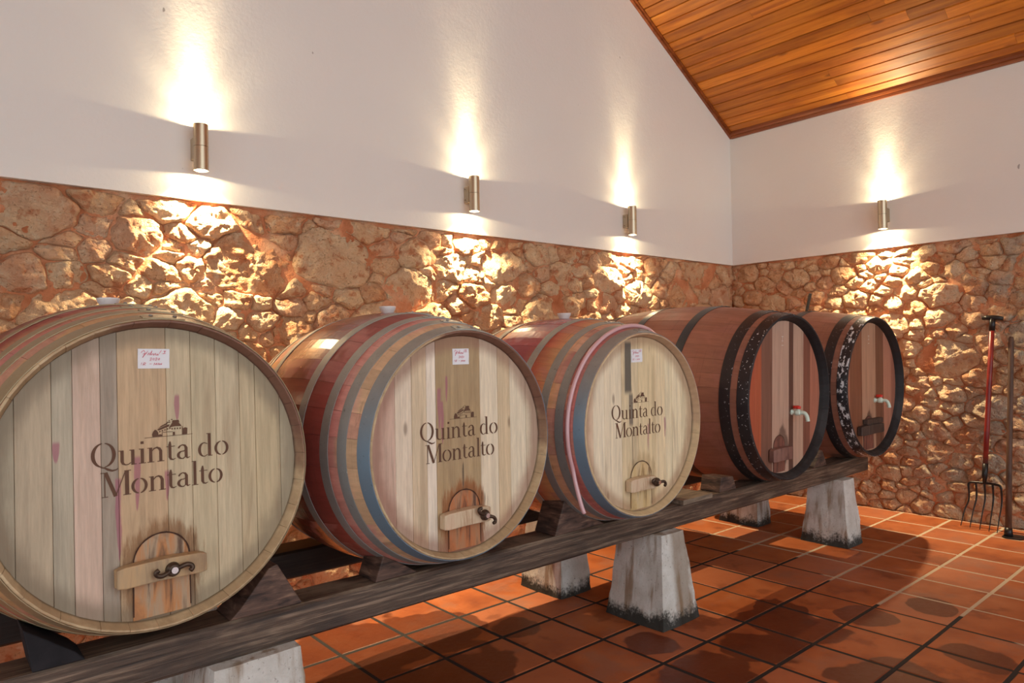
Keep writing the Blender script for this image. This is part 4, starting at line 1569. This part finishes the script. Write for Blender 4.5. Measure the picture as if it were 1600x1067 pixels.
tap(b4, R4, (2.976 - 2.91) * H, R4 + (-.294 + .2214) * H, 0.045, 0.15)
tap(b5, R4, (3.859 - 3.81) * H + 0.005, R4 + (-.293 + .218) * H, 0.045, 0.15)

# ------------------------------------------------------------------ hose over the third barrel
hose_m = Mat('pink clear hose', rough=0.25)
hose_m.set(color=(0.62, 0.38, 0.40), **{'Coat Weight': 0.5})
pts = []
hs = 0.068


def on_b3(ang, s, lift=0.0):
    rr = R3 - (R3 - r3) * ((s - LB / 2) / (LB / 2)) ** 2 + 0.0105 + lift
    return mw3 @ Vector((rr * math.cos(ang), s, R3 + rr * math.sin(ang)))


for k in range(8):
    pts.append(on_b3(math.radians(18 + k * 6), 0.20 - 0.014 * k))
for k in range(28):
    pts.append(on_b3(math.radians(66 + k * 5.0), hs + 0.034 * math.exp(-k / 3.0)))
last = pts[-1]
for (dx, dy, dz) in ((0.006, -0.006, -0.05), (0.012, -0.016, -0.10), (0.020, -0.026, -0.15), (0.026, -0.034, -0.178)):
    pts.append(last + Vector((dx, dy, dz)))
ho = MB().tube(catmull(pts, 3), 0.0088, 12).build('hose', hose_m, smooth=True)
tag(ho, 'pinkish clear hose draped over the third barrel, hanging down its left side', 'hose')

# rod standing in the last barrel
rod_m = Mat('dark green painted rod', rough=0.4)
rod_m.set(color=(0.05, 0.055, 0.045))
base = mw5 @ Vector((0.17, LR / 2 - 0.06, 2 * R4 - 0.020))
tipp = Vector((3.925 * H, 1.9 * H, (1 + .30) * H))
rd = MB().tube([(0, 0, 0), tuple(tipp - base)], 0.011, 10).build('rod', rod_m)
rd.location = base
tag(rd, 'thin dark rod standing upright on top of the last redwood barrel', 'rod')

# ------------------------------------------------------------------ garden fork and hoe
shaft_red = Mat('red painted shaft', rough=0.35)
p = shaft_red.pos()
X, Y, Z = shaft_red.xyz(p)
c = shaft_red.mix(shaft_red.noise(p, 12, 4).step(0.4, 0.6), (0.20, 0.016, 0.014), (0.27, 0.026, 0.018))
c = shaft_red.mix((Z + (shaft_red.noise(p, 20, 3) - 0.5) * 0.15).step(0.56, 0.42), c, (0.07, 0.03, 0.03))
shaft_red.set(color=c)
shaft_brown = Mat('old brown shaft', rough=0.6)
p = shaft_brown.pos()
shaft_brown.set(color=shaft_brown.ramp(shaft_brown.noise(shaft_brown.scl(p, (40, 40, 4)), 1, 4), [(0.3, (0.045, 0.022, 0.012)), (0.7, (0.15, 0.075, 0.045))]))
black_iron = Mat('black painted iron', rough=0.35, metal=0.3)
black_iron.set(color=(0.02, 0.018, 0.018))
fx, fy = 4.345 * H, 1.21 * H
fk = tag(empty('garden_fork', (fx, fy, 0)), 'five tined fork with red shaft and black T grip, leaning on the right wall', 'fork')
top = Vector((4.445 * H, 1.149 * H, 1.131 * H)) - Vector((fx, fy, 0))
head = Vector((4.40 * H, 1.196 * H, 0.240 * H)) - Vector((fx, fy, 0))
MB().tube([head + (top - head) * t for t in (0.06, 0.3, 0.6, 0.97)], [0.0155, 0.0165, 0.0165, 0.016], 14).build('shaft', shaft_red, fk, smooth=True)
MB().tube([head, head + (top - head) * 0.05, head + (top - head) * 0.12], [0.010, 0.018, 0.0185], 14).build('socket', black_iron, fk, smooth=True)
gy = Vector((0, -0.062, -0.004))
g = MB().tube([top - gy, top - gy * 0.5 + Vector((0, 0, .004)), top + Vector((0, 0, .005)), top + gy * 0.5 + Vector((0, 0, .004)), top + gy], [0.013, 0.017, 0.018, 0.017, 0.013], 12)
g.tube([top + (head - top) * 0.075, top], [0.019, 0.019], 14)
g.build('grip', black_iron, fk, smooth=True)
ys = [1.299, 1.252, 1.203, 1.158, 1.120]
xs = [4.352, 4.338, 4.325, 4.315, 4.309]
sh = [1.272, 1.236, 1.196, 1.158, 1.120]
off = Vector((fx, fy, 0))
for k in range(5):
    s0 = Vector((4.402 * H, sh[k] * H, (0.235 - (0.012 if k in (0, 4) else 0)) * H)) - off
    tip = Vector((xs[k] * H, ys[k] * H, 0.006)) - off
    a = s0.copy()
    mid1 = s0 + Vector((0.004, (0.0), -0.10))
    mid2 = s0 + (tip - s0) * 0.68 + Vector((0.028, 0.0, 0.01))
    P = catmull([a, mid1, mid2, tip], 6)
    MB().tube(P, [0.0072 - 0.0045 * i / (len(P) - 1) for i in range(len(P))], 8).build('tine', black_iron, fk, smooth=True)
sy = [Vector((4.402 * H, y * H, z * H)) - off for y, z in ((1.272, .220), (1.266, .236), (1.24, .241), (1.196, .242), (1.15, .241), (1.126, .236), (1.120, .220))]
MB().tube(catmull(sy, 4), 0.0078, 10).build('shoulder', black_iron, fk, smooth=True)

hx, hy = 4.275 * H, 1.062 * H
he = tag(empty('hoe', (hx, hy, 0)), 'old tool with plain brown wooden shaft and flat dark foot, right of the fork', 'hoe')
ht = Vector((4.45 * H, 1.068 * H, 1.028 * H)) - Vector((hx, hy, 0))
MB().tube([(0, 0, 0.012), ht * 0.33 + Vector((0, .002, .0)), ht * 0.66, ht * 0.99, ht], [0.020, 0.018, 0.0175, 0.017, 0.013], 14).build('shaft', shaft_brown, he, smooth=True)
MB().tube([(0, 0, 0.004), (0.008, 0, 0.06)], [0.027, 0.0225], 16).build('collar', black_iron, he, smooth=True)
bl = MB().prism([(-0.03, 0.03), (0.05, 0.035), (0.075, 0.02), (0.085, -0.06), (0.06, -0.12), (-0.035, -0.075), (-0.05, 0.0)], 2, 0.001, 0.008)
bl.build('blade', black_iron, he, bevel=0.001)
